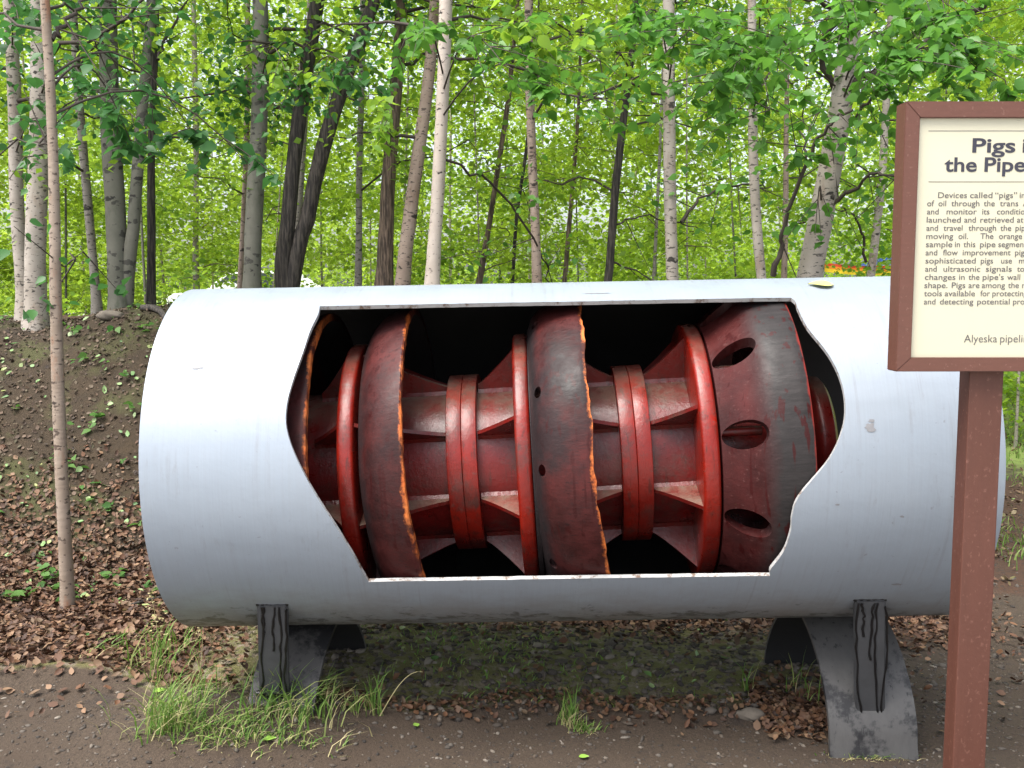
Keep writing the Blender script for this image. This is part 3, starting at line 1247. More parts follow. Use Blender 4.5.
lettering('title_lettering', [('Pigs', 972.1, 152.3, 1014.8), ('in', 1022.3, 152.3, 1036.5), ('the', 944.2, 171.4, 976.4), ('Pipeline', 984.2, 171.4, 1060.0)],
          m_ink, 19.6, .021)
q = lambda x: 900 + x / 6.4
words = [[('Devices', 243), ('called', 447), ('\u201cpigs\u201d', 607), ('in', 765)],
         [('of', 173), ('oil', 245), ('through', 327), ('the', 535), ('trans', 638), ('Alaska', 785)],
         [('and', 172), ('monitor', 297), ('its', 525), ('condition', 620)],
         [('launched', 170), ('and', 410), ('retrieved', 513), ('at', 748)],
         [('and', 168), ('travel', 277), ('through', 437), ('the', 641), ('pipeline', 738)],
         [('moving', 167), ('oil.', 373), ('The', 513), ('orange', 632)],
         [('sample', 165), ('in', 350), ('this', 405), ('pipe', 511), ('segment', 628)],
         [('and', 163), ('flow', 274), ('improvement', 400), ('pigs', 735)],
         [('sophisticated', 162), ('pigs', 516), ('use', 646), ('many', 760)],
         [('and', 160), ('ultrasonic', 277), ('signals', 548), ('to', 748)],
         [('changes', 158), ('in', 377), ('the', 437), ("pipe's", 528), ('wall', 685)],
         [('shape.', 155), ('Pigs', 330), ('are', 437), ('among', 522), ('the', 690), ('many', 780)],
         [('tools', 153), ('available', 285), ('for', 513), ('protecting', 590)],
         [('and', 152), ('detecting', 254), ('potential', 493), ('problems', 722)]]
ends = {(0, 0): 427, (0, 1): 590, (0, 2): 748, (1, 2): 507, (1, 4): 756, (2, 1): 490, (3, 0): 388, (3, 2): 726, (4, 2): 614, (5, 0): 340, (6, 0): 334, (6, 3): 610, (7, 2): 708,
        (8, 0): 484, (9, 1): 514, (9, 2): 715, (10, 0): 355, (10, 1): 413, (10, 2): 508, (11, 0): 304, (11, 1): 418, (11, 2): 508, (12, 0): 268, (12, 2): 575, (12, 3): 815, (10, 3): 664, (11, 3): 672, (12, 1): 480, (13, 1): 470, (13, 2): 702}
items = []
for r, ws in enumerate(words):
    y = 198.0 + 8.18 * r
    for c_, (w, x) in enumerate(ws):
        it = (w, q(x), y)
        if (r, c_) in ends:
            it = it + (q(ends[(r, c_)]),)
        items.append(it)
lettering('body_lettering', items, m_ink2, 8.2, .005, 1.04)
lettering('signature_lettering', [('Alyeska', 963.8, 342.3, 997.2), ('pipeline', 1000.0, 342.3, 1033.5)], m_ink2, 11.2, -.004)

# ------------------------------------------------------------------ leaves, trunks and trees
def leaf_arrays(pos, size, ovate=False, droop=.5, flat=.55, g=rng):
    n = len(pos)
    az = g.random(n) * 2 * np.pi
    d = np.stack([np.cos(az), np.sin(az), -droop + .7 * (g.random(n) - .5)], 1)
    d /= np.linalg.norm(d, axis=1)[:, None]
    nr = g.normal(0, flat, (n, 3)) + np.array([0, 0, 1.0])
    nr -= (nr * d).sum(1)[:, None] * d
    nr /= np.linalg.norm(nr, axis=1)[:, None] + 1e-9
    w = np.cross(nr, d)
    L = size[:, None]
    up = nr * L * .07
    if ovate:
        pts = [pos, pos + d * L * .16 + w * L * .25 + up * .8, pos + d * L * .46 + w * L * .34 + up, pos + d * L * 1.05 - nr * L * .12,
               pos + d * L * .46 - w * L * .34 + up, pos + d * L * .16 - w * L * .25 + up * .8, pos + d * L * .5]
        V = np.stack(pts, 1).reshape(-1, 3)
        b = np.arange(n)[:, None] * 7
        F = np.concatenate([b + np.array([[0, 1, 2, 6]]), b + np.array([[6, 2, 3, 3]]), b + np.array([[0, 6, 4, 5]]), b + np.array([[6, 3, 3, 4]])], 1)
        # quads only: split the tip into two thin quads through the mid-rib
        F = np.concatenate([b + np.array([[0, 1, 2]]), b + np.array([[0, 2, 6]]), b + np.array([[6, 2, 3]]), b + np.array([[0, 6, 4]]), b + np.array([[0, 4, 5]]), b + np.array([[6, 3, 4]])], 1).reshape(-1, 3)
        return V, F
    V = np.stack([pos, pos + d * L * .42 + w * L * .36 + up, pos + d * L, pos + d * L * .42 - w * L * .36 + up], 1).reshape(-1, 3)
    b = np.arange(n)[:, None] * 4
    F = np.concatenate([b + np.array([[0, 1, 2]]), b + np.array([[0, 2, 3]])], 1).reshape(-1, 3)
    return V, F


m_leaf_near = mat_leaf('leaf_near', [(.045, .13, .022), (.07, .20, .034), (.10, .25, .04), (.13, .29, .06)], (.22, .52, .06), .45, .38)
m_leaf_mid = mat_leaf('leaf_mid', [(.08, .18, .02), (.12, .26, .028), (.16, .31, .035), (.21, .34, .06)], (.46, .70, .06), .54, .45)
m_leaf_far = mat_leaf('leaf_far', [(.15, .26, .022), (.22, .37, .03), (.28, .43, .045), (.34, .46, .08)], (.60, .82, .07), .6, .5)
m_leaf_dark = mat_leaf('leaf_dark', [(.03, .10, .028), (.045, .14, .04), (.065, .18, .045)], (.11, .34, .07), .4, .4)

bark = {
    'birch': mat_bark('bark_birch', (.28, .245, .205), (.42, .375, .33), (.05, .042, .036), (.25, .19, .145), .59),
    'pink': mat_bark('bark_pink_birch', (.24, .175, .135), (.36, .285, .235), (.05, .035, .028), (.20, .13, .09), .59),
    'pole': mat_bark('bark_pole', (.20, .15, .11), (.34, .275, .22), (.06, .04, .03), (.27, .12, .06), .60, (25, 25, 44)),
    'white': mat_bark('bark_white_birch', (.42, .355, .30), (.53, .465, .41), (.04, .03, .028), (.42, .34, .28), .635),
    'aspen': mat_bark('bark_aspen', (.10, .10, .078), (.165, .16, .13), (.04, .038, .032), (.075, .085, .055), .59, (10, 10, 14)),
    'grey': mat_bark('bark_grey_birch', (.20, .18, .155), (.31, .285, .25), (.045, .04, .034), (.12, .10, .08), .58),
    'dark': mat_bark('bark_dark', (.055, .045, .038), (.10, .085, .07), (.018, .015, .013), None, ridg=True),
    'brown': mat_bark('bark_brown', (.17, .12, .085), (.24, .17, .125), (.05, .035, .025), None, ridg=True),
}
m_twig = simple('dark_twig', (.05, .038, .03), .8, 0, .4, 20, 0)
m_twig_far = simple('green_brown_twig', (.11, .10, .05), .8, 0, .3, 20, 0)


def keep_out(P):
    """leave the pipe, the sign and the space in front of them clear"""
    k1 = (np.abs(P[:, 1] - D_AX) < .95) & (P[:, 2] < 1.95) & (P[:, 0] > -1.5) & (P[:, 0] < 1.9)
    k2 = (P[:, 1] < 3.0)
    return ~(k1 | k2)


def tree(name, label, Y, px, w0, bk, top=8.0, nbr=16, nleaf=1500, zlo=2.2, leafm=None, size=.065, group=None, taper=.5, sprays=(), limbs=(), seed=0, flare=1.5, cat='tree',
         forks=(), reach=1.0, ovate=False, zcap=None, blen=1.0):
    g = np.random.default_rng(seed + 100)
    P = [at(x, y, Y) for x, y in px]
    P.sort(key=lambda p: p[2])
    s = (P[1] - P[0]) / (P[1][2] - P[0][2])
    zg = tz(P[0][0], Y)
    for _ in range(3):
        b0 = P[0] + s * (zg - P[0][2])
        zg = tz(b0[0], b0[1])
    base = np.array([b0[0], b0[1], zg])
    st = (P[-1] - P[-2]) / max(1e-6, (P[-1][2] - P[-2][2]))
    pts = [p for p in P if p[2] > zg + .05]
    tip = P[-1] + st * .5 * (top - P[-1][2])
    tip[2] = top
    ctrl = np.array([base - s * .2, *pts, tip])
    ctrl[0][2] = zg - .2
    zz = np.concatenate([np.linspace(zg - .15, zg + .5, 8), np.linspace(zg + .6, top, 34)])
    path = np.stack([np.interp(zz, ctrl[:, 2], ctrl[:, 0]), np.interp(zz, ctrl[:, 2], ctrl[:, 1]), zz], 1)
    # soften the bends, add a slight natural sway
    for _ in range(3):
        path[1:-1, :2] = .25 * path[:-2, :2] + .5 * path[1:-1, :2] + .25 * path[2:, :2]
    r0 = w0 * .5 * Y / 1000.0
    path[:, 0] += r0 * .22 * np.sin(zz * 2.1 + seed) * sm(zg, zg + 1, zz)
    path[:, 1] += r0 * .5 * np.sin(zz * 1.3 + seed * 2.1) * sm(zg, zg + 1, zz)
    h = np.clip((zz - zg) / (top - zg), 0, 1)
    rad = r0 * (1 - (1 - taper * .35) * h ** 1.1) * (1 + (flare - 1) * np.exp(-np.clip(zz - zg, 0, None) / .13))
    root = empty(name, base, label, cat, group)
    parts = [tube(path - base, rad, 14 if w0 > 8 else 9, .10, seed)]
    for fk in forks:                                     # second stems from the same root
        Q = sorted([at(x, y, Y) for x, y in fk[1]], key=lambda p: p[2])
        z0 = Q[0][2]
        zf = np.concatenate([np.linspace(z0 - .1, z0 + .4, 5), np.linspace(z0 + .5, top * .9, 24)])
        Q = np.array(Q)
        sl = (Q[-1] - Q[-2]) / (Q[-1][2] - Q[-2][2])
        e = Q[-1] + sl * .6 * (top * .9 - Q[-1][2])
        e[2] = top * .9
        Q = np.vstack([Q, e])
        fp = np.stack([np.interp(zf, Q[:, 2], Q[:, 0]), np.interp(zf, Q[:, 2], Q[:, 1]), zf], 1)
        for _ in range(3):
            fp[1:-1, :2] = .25 * fp[:-2, :2] + .5 * fp[1:-1, :2] + .25 * fp[2:, :2]
        rf = fk[0] * .5 * Y / 1000.0
        parts.append(tube(fp - base, rf * (1 - .8 * np.linspace(0, 1, len(zf)) ** 1.2), 12, .12, seed + 7))
    # branches
    bparts, lp, lparts = [], [], []
    zb_ = np.linspace(zlo, top - .3, nbr) + g.normal(0, .1, nbr)
    for z in zb_:
        p0 = np.array([np.interp(z, zz, path[:, 0]), np.interp(z, zz, path[:, 1]), z])
        az = g.random() * 2 * np.pi
        L = (.5 + 1.0 * g.random()) * reach * blen * (1 - .55 * (z - zlo) / max(.1, top - zlo))
        n = 7
        t = np.linspace(0, 1, n)
        lift = .5 * g.random() + .1
        br = p0 + np.stack([np.cos(az) * L * t, np.sin(az) * L * t, L * (lift * t - .35 * t * t)], 1)
        br[1:] += g.normal(0, .03 * L, (n - 1, 3))
        bparts.append(tube(br - base, np.interp(z, zz, rad) * (.3 if Y < 8.8 else .2) * (1 - .85 * t) + .0015, 5))
        lp += [br[k] for k in range(2, n)] * 1
        for _ in range(2):
            k_ = g.integers(2, n - 1)
            tw = br[k_] + np.stack([t * (az2 := g.normal(0, .28 * L)), t * g.normal(0, .28 * L), -t * t * .1 + t * .1 * g.normal()], 1)
            bparts.append(tube(tw - base, .004 * (1 - .8 * t) + .0012, 4))
            lp += list(tw[2:])
    C = []
    if Y < 9:
        nleaf = int(nleaf * 1.6)
    if lp and nleaf:
        lp = np.array(lp)
        c = lp[g.integers(0, len(lp), nleaf)]
        C.append(c + g.normal(0, 1, (nleaf, 3)) * np.array([.15, .15, .11]) * (.7 + .5 * reach))
    for lm in limbs:                                     # the heavier dark limbs
        wpx, pl, dy = lm
        Q = np.array([at(x, y, Y + dy * i / (len(pl) - 1)) for i, (x, y) in enumerate(pl)])
        Q = catmull(Q, 5)
        t = np.linspace(0, 1, len(Q))
        Q[1:] += g.normal(0, .012, (len(Q) - 1, 3))
        lparts.append(tube(Q - base, wpx * .5 * Y / 1000 * (1 - .65 * t), 7, .2, seed + 3))
        for i in range(3, len(Q), 3):
            L = .25 + .35 * g.random()
            tt = np.linspace(0, 1, 5)
            e = g.normal(0, 1, 3) * np.array([1, .6, .6])
            tw = Q[i] + tt[:, None] * e * L / np.linalg.norm(e)
            bparts.append(tube(tw - base, .0045 * (1 - .7 * tt), 4))
            m = 10
            C.append(tw[g.integers(1, 5, m)] + g.normal(0, .07, (m, 3)))
    S = []
    for sp_ in sprays:                                   # leafy ends of boughs: centre px, depth, spread px, count
        x, y, yy, sx_, sy_, cnt = sp_
        c = at(x, y, yy)
        zt = min(max(c[2] + .15, zg + 1), top - .3)
        p0 = np.array([np.interp(zt, zz, path[:, 0]), np.interp(zt, zz, path[:, 1]), zt])
        t = np.linspace(0, 1, 8)
        br = p0 + t[:, None] * (c - p0) + np.stack([0 * t, 0 * t, .22 * np.sin(t * np.pi)], 1)
        bparts.append(tube(br - base, .0055 * (1 - .8 * t) + .0012, 5))
        nb = max(3, cnt // 14)
        for _ in range(nb):
            e = c + g.normal(0, 1, 3) * np.array([sx_, sx_ * .8, sy_]) * yy / 1000
            k_ = g.integers(4, 8)
            tw = br[k_] + t[:, None] * (e - br[k_]) + np.stack([0 * t, 0 * t, -.05 * t * t], 1)
            bparts.append(tube(tw - base, .0024 * (1 - .8 * t) + .0008, 4))
            m = cnt // nb
            q_ = .15 + .85 * g.random(m)
            S.append(np.stack([np.interp(q_, t, tw[:, j]) for j in range(3)], 1) + g.normal(0, .016, (m, 3)))
    V, F = join_tubes(parts + lparts)
    nt = sum(len(f) for _, f in parts)
    tr_ = put('trunk', V, F, bark[bk], root, True)
    if lparts:
        tr_.data.materials.append(m_twig)
        mi = np.zeros(len(F), dtype=np.int32)
        mi[nt:] = 1
        tr_.data.polygons.foreach_set('material_index', mi)
    allp, siz, = [], []
    if C:
        C = np.concatenate(C)
        allp.append(C)
        siz.append(size * (.65 + .6 * g.random(len(C))))
    if S:
        S = np.concatenate(S)
        allp.append(S)
        siz.append(.076 * (.6 + .65 * g.random(len(S))))
    if allp:
        A = np.concatenate(allp)
        Z = np.concatenate(siz)
        ok = keep_out(A)
        V, F = leaf_arrays(A[ok] - base, Z[ok], ovate or bool(len(S)), g=g)
        TV, TF = join_tubes(bparts)
        TF = np.concatenate([TF[:, [0, 1, 2]], TF[:, [0, 2, 3]]])
        cr_ = put('crown', np.concatenate([V, TV]), np.concatenate([F, TF + len(V)]), leafm or m_leaf_mid, root)
        cr_.data.materials.append(m_twig_far if leafm == m_leaf_far else m_twig)
        mi = np.zeros(len(F) + len(TF), dtype=np.int32)
        mi[len(F):] = 1
        cr_.data.polygons.foreach_set('material_index', mi)
    return root


BT = 'trees on the bank behind the pipe'
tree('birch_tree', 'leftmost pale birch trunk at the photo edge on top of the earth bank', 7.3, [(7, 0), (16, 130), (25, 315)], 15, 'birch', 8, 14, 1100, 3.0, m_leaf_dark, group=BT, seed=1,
     sprays=[(20, 30, 6.2, 40, 20, 60), (60, 150, 6.0, 60, 20, 50)])
tree('birch_tree', 'thick pale birch with dark eye marks just left of the slender pink pole', 7.0, [(38, 0), (34, 150), (36, 318)], 20, 'birch', 8.5, 14, 1100, 3.0, m_leaf_dark, group=BT, seed=2,
     sprays=[(90, 90, 6.0, 50, 25, 70), (150, 130, 6.0, 60, 22, 60)])
tree('pole_birch', 'slender pinkish birch pole rooted low in front of the earth bank', 4.47, [(45, 0), (51, 130), (55, 330), (68, 608)], 12.5, 'pole', 5.5, 9, 260, 2.6, m_leaf_dark, group=BT, seed=3, taper=1.4, flare=1.25,
     sprays=[(190, 128, 4.9, 45, 8, 70), (130, 140, 4.9, 30, 8, 40), (250, 165, 5.0, 40, 8, 30)],
     limbs=[(5, [(52, 40), (66, 22), (84, 4), (95, -20)], .2), (3, [(55, 275), (66, 262), (84, 250)], .2), (3, [(54, 150), (40, 142), (10, 135)], .2)])
tree('birch_tree', 'thin pale leaning birch between the pink pole and the grey forked trunk', 7.6, [(73, 5), (83, 140), (97, 308)], 9.5, 'grey', 7.5, 12, 800, 2.4, group=BT, seed=4)
tree('aspen_tree', 'grey forked aspen with two stems rising from one base on the bank', 7.3, [(107, 0), (110, 120), (119, 300)], 20, 'aspen', 9, 14, 1200, 3.0, group=BT, seed=5, flare=1.35,
     forks=[(12.5, [(126, 298), (133, 220), (142, 120), (152, 0)])], limbs=[(4, [(158, 60), (170, 32), (188, 0)], .2)])
tree('birch_tree', 'thin dark stem directly right of the forked grey aspen', 7.5, [(157, 0), (152, 150), (151, 305)], 8, 'dark', 7.5, 10, 700, 2.6, group=BT, seed=6)
tree('birch_tree', 'very thin pale birch far back between forked aspen and thick grey trunk', 12.5, [(195, 40), (196, 170), (197, 292)], 6.5, 'grey', 8, 22, 3800, 1.2, m_leaf_far, group=BT, seed=7, reach=1.3)
tree('aspen_tree', 'thick straight grey green trunk left of the dark V shaped pair', 7.4, [(260, 0), (255, 150), (252, 292)], 17.5, 'aspen', 9, 14, 1200, 3.0, group=BT, seed=8,
     sprays=[(285, 70, 6.0, 30, 14, 50)])
tree('birch_tree', 'thin reddish stem close behind the thick grey green trunk', 8.6, [(249, 60), (246, 150), (240, 290)], 6, 'pink', 7, 10, 800, 2.3, group=BT, seed=9)
tree('willow_tree', 'dark V shaped double trunk, blackish brown bark', 7.6, [(320, 0), (298, 125), (281, 270), (284, 292)], 17, 'dark', 9, 16, 1900, 2.9, m_leaf_dark, group=BT, seed=10, flare=1.15,
     forks=[(16, [(290, 288), (297, 255), (312, 190), (326, 130), (350, 60), (378, 0)])], sprays=[(300, 90, 6.3, 35, 26, 130), (355, 80, 6.2, 40, 22, 90)])
tree('birch_tree', 'pale stem seen through the fork of the dark V shaped trunk', 9.2, [(306, 110), (299, 200), (291, 290)], 8.5, 'grey', 7.5, 10, 900, 2.4, group=BT, seed=11)
tree('birch_tree', 'slim white and black striped birch between the dark pair and brown trunk', 8.2, [(362, 90), (360, 180), (358, 290)], 7.5, 'grey', 8, 12, 900, 2.5, group=BT, seed=12)
tree('brown_tree', 'furrowed brown trunk left of the leaning grey pink birch', 7.9, [(400, 0), (393, 120), (384, 290)], 16, 'brown', 9, 14, 1300, 2.8, group=BT, seed=13, sprays=[(390, 115, 5.3, 28, 20, 50)])
tree('birch_tree', 'grey pink birch leaning right just left of the bright white birch', 7.6, [(432, 40), (420, 130), (409, 220), (402, 292)], 13.5, 'pink', 8.5, 12, 1000, 2.8, group=BT, seed=14)
tree('birch_tree', 'bright white birch, the cleanest trunk near the middle of the photo', 6.6, [(447, 0), (440, 120), (432, 290)], 14.5, 'white', 8.5, 14, 700, 3.1, m_leaf_near, group=BT, seed=15, taper=1.2,
     sprays=[(405, 40, 5.0, 50, 22, 80), (500, 60, 5.0, 50, 30, 130), (560, 90, 4.9, 40, 20, 80)], limbs=[(3.2, [(446, 160), (500, 190), (540, 250), (552, 285)], 1.2)])
tree('sapling_tree', 'skinny brown sapling leaning right beside the bright white birch', 9.0, [(510, 95), (494, 190), (478, 290)], 6.5, 'brown', 6.5, 14, 1500, 1.8, m_leaf_far, group=BT, seed=16)
tree('birch_tree', 'brownish birch with black scars right of the bright white birch', 7.4, [(530, 60), (533, 170), (537, 290)], 10.5, 'pink', 8, 14, 900, 2.8, m_leaf_mid, group=BT, seed=17,
     sprays=[(530, 35, 5.2, 55, 20, 110), (600, 60, 5.3, 55, 30, 140)])
tree('alder_tree', 'dark green stem leaning right near the centre right of the wood', 8.0, [(632, 55), (618, 170), (607, 290)], 8.5, 'dark', 7.5, 13, 1000, 2.4, group=BT, seed=18,
     limbs=[(2.4, [(610, 225), (640, 218), (672, 222), (700, 230)], .3), (2.2, [(612, 262), (640, 272), (655, 284)], .2)])
tree('birch_tree', 'straight cream birch with regular black notches right of the dark leaning stem', 7.0, [(667, 0), (670, 140), (673, 290)], 13, 'birch', 8.5, 14, 900, 3.0, m_leaf_near, group=BT, seed=19, taper=1.1,
     sprays=[(690, 30, 5.0, 60, 22, 150), (640, 25, 5.2, 50, 18, 100)], limbs=[(3, [(681, 222), (700, 200), (724, 187), (755, 185), (772, 190)], .5)])
tree('birch_tree', 'slim crooked cream birch just left of the biggest birch', 6.8, [(751, 40), (753, 150), (757, 220), (764, 290)], 11, 'birch', 7.5, 12, 600, 3.0, m_leaf_near, group=BT, seed=20,
     sprays=[(740, 60, 4.8, 45, 25, 150), (790, 50, 4.8, 55, 22, 130), (770, 110, 5.6, 50, 25, 110)],
     limbs=[(3, [(752, 95), (740, 75), (728, 50)], -.4), (2.6, [(756, 90), (770, 70), (774, 50)], .2)])
tree('birch_tree', 'biggest pale birch with dark limbs, left of the notice board', 6.2, [(850, 0), (838, 100), (824, 200), (811, 290)], 27, 'birch', 9, 18, 1500, 3.2, m_leaf_near, group=BT, seed=21, flare=1.1, taper=1.0,
     sprays=[(850, 30, 4.9, 60, 22, 130), (900, 60, 4.8, 50, 25, 150), (960, 50, 4.8, 50, 30, 170), (1005, 80, 4.9, 30, 30, 110), (880, 110, 5.4, 40, 26, 110), (700, 100, 5.6, 40, 22, 90), (800, 160, 6.0, 40, 20, 70),
             (930, 20, 5.2, 60, 18, 130), (815, 235, 5.8, 22, 6, 22), (985, 15, 5.0, 50, 20, 120)],
     limbs=[(9, [(838, 118), (862, 80), (896, 66), (930, 38), (985, 2), (1010, -20)], -.6), (6.5, [(842, 100), (820, 60), (836, 20), (846, -10)], -.2), (6, [(773, 276), (786, 225), (806, 165), (826, 128), (850, 110)], -.3),
             (4.5, [(822, 215), (850, 190), (872, 176), (892, 174), (920, 178)], -.5), (4, [(848, 125), (880, 92), (900, 80)], -.5), (3, [(806, 160), (804, 130), (800, 118)], .3)])
tree('birch_tree', 'slim cream birch close to the left edge of the notice board', 8.4, [(884, 140), (877, 210), (868, 290)], 9.5, 'birch', 7.5, 12, 1200, 2.6, group=BT, seed=22,
     limbs=[(3, [(866, 262), (858, 225), (840, 205)], -.3)])
tree('sapling_tree', 'orange brown sapling between the crooked birch and the biggest birch', 8.6, [(787, 140), (786, 210), (783, 290)], 7, 'pink', 6.5, 12, 1100, 2.2, group=BT, seed=23)
tree('sapling_tree', 'hair thin pale sapling just left of the notched cream birch', 9.4, [(660, 160), (657, 220), (653, 290)], 4.5, 'grey', 6, 12, 1100, 1.9, m_leaf_far, group=BT, seed=24)
tree('sapling_tree', 'hair thin dark sapling between bright white birch and scarred brownish birch', 9.2, [(527, 150), (516, 220), (512, 290)], 4, 'dark', 6, 12, 1100, 1.9, m_leaf_far, group=BT, seed=25)
tree('sapling_tree', 'thin sapling midway between scarred brownish birch and dark leaning stem', 10.0, [(577, 130), (571, 210), (564, 290)], 5, 'brown', 6.5, 14, 1500, 1.8, m_leaf_far, group=BT, seed=26)

# the understorey: young birches further in, each its own tree
UG = 'young birches deep in the wood'
ULAB = 'slim young birch in the bright green understorey deep in the wood'
g = np.random.default_rng(77)
n_under = 52
for i in range(n_under):
    Y = 9.0 + 13.0 * (i / n_under) + g.random()
    xpx = -190 + 1420 * ((i * .618034) % 1.0)
    if 815 < xpx < 910:
        xpx += 130
    lean = g.normal(0, 9)
    top = 5.5 + 3.5 * g.random() + .12 * Y
    far = Y > 11.5
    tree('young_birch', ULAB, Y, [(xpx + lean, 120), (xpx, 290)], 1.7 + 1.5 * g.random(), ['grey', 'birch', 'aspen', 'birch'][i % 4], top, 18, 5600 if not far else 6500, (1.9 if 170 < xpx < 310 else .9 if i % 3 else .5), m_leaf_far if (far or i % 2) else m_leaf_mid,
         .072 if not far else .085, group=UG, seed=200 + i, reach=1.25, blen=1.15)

# the far wood, one bright mass of leaves
g = np.random.default_rng(99)
nC = 2600
cx = g.uniform(-46, 50, nC)
cy = g.uniform(24, 52, nC)
cz = .6 + 13 * g.random(nC) ** 1.8
per = 95
cc_ = np.repeat(np.stack([cx, cy, cz + .2], 1), per, 0)
P = cc_ + g.normal(0, 1, cc_.shape) * np.array([1.2, 1.2, .75])
rr_ = P[:, 0] / P[:, 1]
P = P[(P[:, 2] > .4) & ~((rr_ > -.36) & (rr_ < -.15) & (P[:, 1] < 29.5) & (P[:, 2] < 2.6)) & ~((rr_ > .29) & (rr_ < .44) & (P[:, 1] < 25) & (P[:, 2] < 2.9))]
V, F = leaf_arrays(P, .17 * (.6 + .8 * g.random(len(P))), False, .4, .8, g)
tag(put('distant_woodland', V, F, m_leaf_far), 'bright mass of foliage closing the view far behind the trees', 'woodland', kind='stuff')
# low brush along the clearing
nC = 260
cx = g.uniform(-24, 26, nC)
cy = g.uniform(13, 23, nC)
cc_ = np.repeat(np.stack([cx, cy, terrain(cx, cy) + .25 + .9 * g.random(nC)], 1), 90, 0)
P = cc_ + g.normal(0, 1, cc_.shape) * np.array([.45, .45, .3])
rr_ = P[:, 0] / P[:, 1]
keepb = ~((P[:, 0] < -2.0) & (P[:, 0] > -9) & (P[:, 2] > 1.0)) & ~((rr_ > .29) & (rr_ < .42) & (P[:, 2] > 1.3))
P = P[keepb]
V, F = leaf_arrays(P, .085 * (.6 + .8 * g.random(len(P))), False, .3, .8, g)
tag(put('low_brush', V, F, m_leaf_far), 'low leafy brush under the young birches', 'brush', kind='stuff')

# ------------------------------------------------------------------ things glimpsed beyond the trees
def parked_car():
    x0, y0 = -6.9, 27.0
    z0 = tz(x0, y0) + .05
    car = empty('parked_car', (x0, y0, z0), 'white car parked on pale gravel, glimpsed between trunks left of the dark pair', 'car')
    white = simple('white_car_paint', (.75, .76, .78), .3, 0, .03, 3, 0)
    glass = simple('car_glass', (.03, .04, .045), .08, 0, .1, 3, 0)
    rub = simple('tyre_rubber', (.02, .02, .02), .8, 0, .2, 20)
    rimm = simple('wheel_metal', (.5, .5, .52), .35, .8, .1, 20, 0)
    prof = [(-2.15, .35), (-2.2, .62), (-2.1, .86), (-1.1, .98), (-.55, 1.42), (.2, 1.5), (1.05, 1.45), (1.75, 1.0), (2.1, .9), (2.18, .6), (2.12, .33)]
    bm = bmesh.new()
    rows = []
    for yy, tuck in ((-.82, .0), (-.78, .03), (.78, .03), (.82, .0)):
        inset = .0 if abs(yy) < .8 else .05
        rows.append([bm.verts.new((x, yy * (1 - (.14 if z > 1.1 else 0)), z - inset * (1 if z > .5 else -1))) for x, z in prof])
    for A, B in zip(rows[:-1], rows[1:]):
        for i in range(len(prof)):
            j = (i + 1) % len(prof)
            bm.faces.new((A[i], A[j], B[j], B[i]))
    bm.faces.new(rows[0])
    bm.faces.new(rows[-1])
    put_bm('body', bm, white, car, True, 30)
    for yy in (-.735, .735):
        s = 1 if yy > 0 else -1
        for pts in ([(-.95, 1.02), (-.5, 1.38), (.1, 1.43), (.1, 1.02)], [(.17, 1.02), (.17, 1.43), (.98, 1.38), (1.45, 1.03)]):
            V = [(x, yy + s * .085 * (1.25 - z) * 1.2 + s * .02, z) for x, z in pts] + [(x, yy + s * .085 * (1.25 - z) * 1.2 - s * .02, z) for x, z in pts]
            F = [(0, 1, 2, 3), (7, 6, 5, 4), (0, 4, 5, 1), (1, 5, 6, 2), (2, 6, 7, 3), (3, 7, 4, 0)]
            put('side_window', V, F, glass, car)
    for xx in (-1.35, 1.35):
        for yy in (-.76, .76):
            V, F = tube([(xx, yy - .1, .32), (xx, yy + .1, .32)], .32, 28)
            w = put('wheel', V, F, rub, car, False)
            bm = lathe([(-.11, .0), (-.11, .18), (.11, .18), (.11, .0)], 24)
            for v_ in bm.verts:
                v_.co = Vector((v_.co.y + xx, v_.co.x + yy, v_.co.z + .32))
            put_bm('rim', bm, rimm, w)
    return car


parked_car()

tent_o = np.array([9.55, 22.0, tz(9.55, 22)])
tent = empty('blue_canopy', tent_o, 'bright blue pitched canopy on poles, glimpsed beside the left edge of the notice board', 'canopy')
m_blue = simple('blue_tarpaulin', (.02, .085, .42), .45, 0, .2, 6)
m_pole = simple('galvanised_pole', (.35, .36, .37), .45, .6, .1, 10, 0)
bm = bmesh.new()
n = 13
rows = []
for j in range(n):
    t = j / (n - 1)
    row = []
    for i in range(n):
        s = i / (n - 1)
        x = -1.6 + 3.2 * s
        hgt = 2.05 + .62 * (1 - abs(2 * s - 1)) - .05 * math.sin(math.pi * t) * math.sin(math.pi * ((2 * s) % 1))
        row.append(bm.verts.new((x, -1.5 + 3.0 * t, hgt)))
    rows.append(row)
for A, B in zip(rows[:-1], rows[1:]):
    for i in range(n - 1):
        bm.faces.new((A[i], A[i + 1], B[i + 1], B[i]))
r_ = bmesh.ops.solidify(bm, geom=bm.faces[:], thickness=.012)
put_bm('canopy_sheet', bm, m_blue, tent, True)
for xx in (-1.55, 1.55):
    for yy in (-1.42, 1.42):
        V, F = tube([(xx, yy, -.1), (xx, yy, 2.06)], .025, 10)
        put('pole', V, F, m_pole, tent, True)

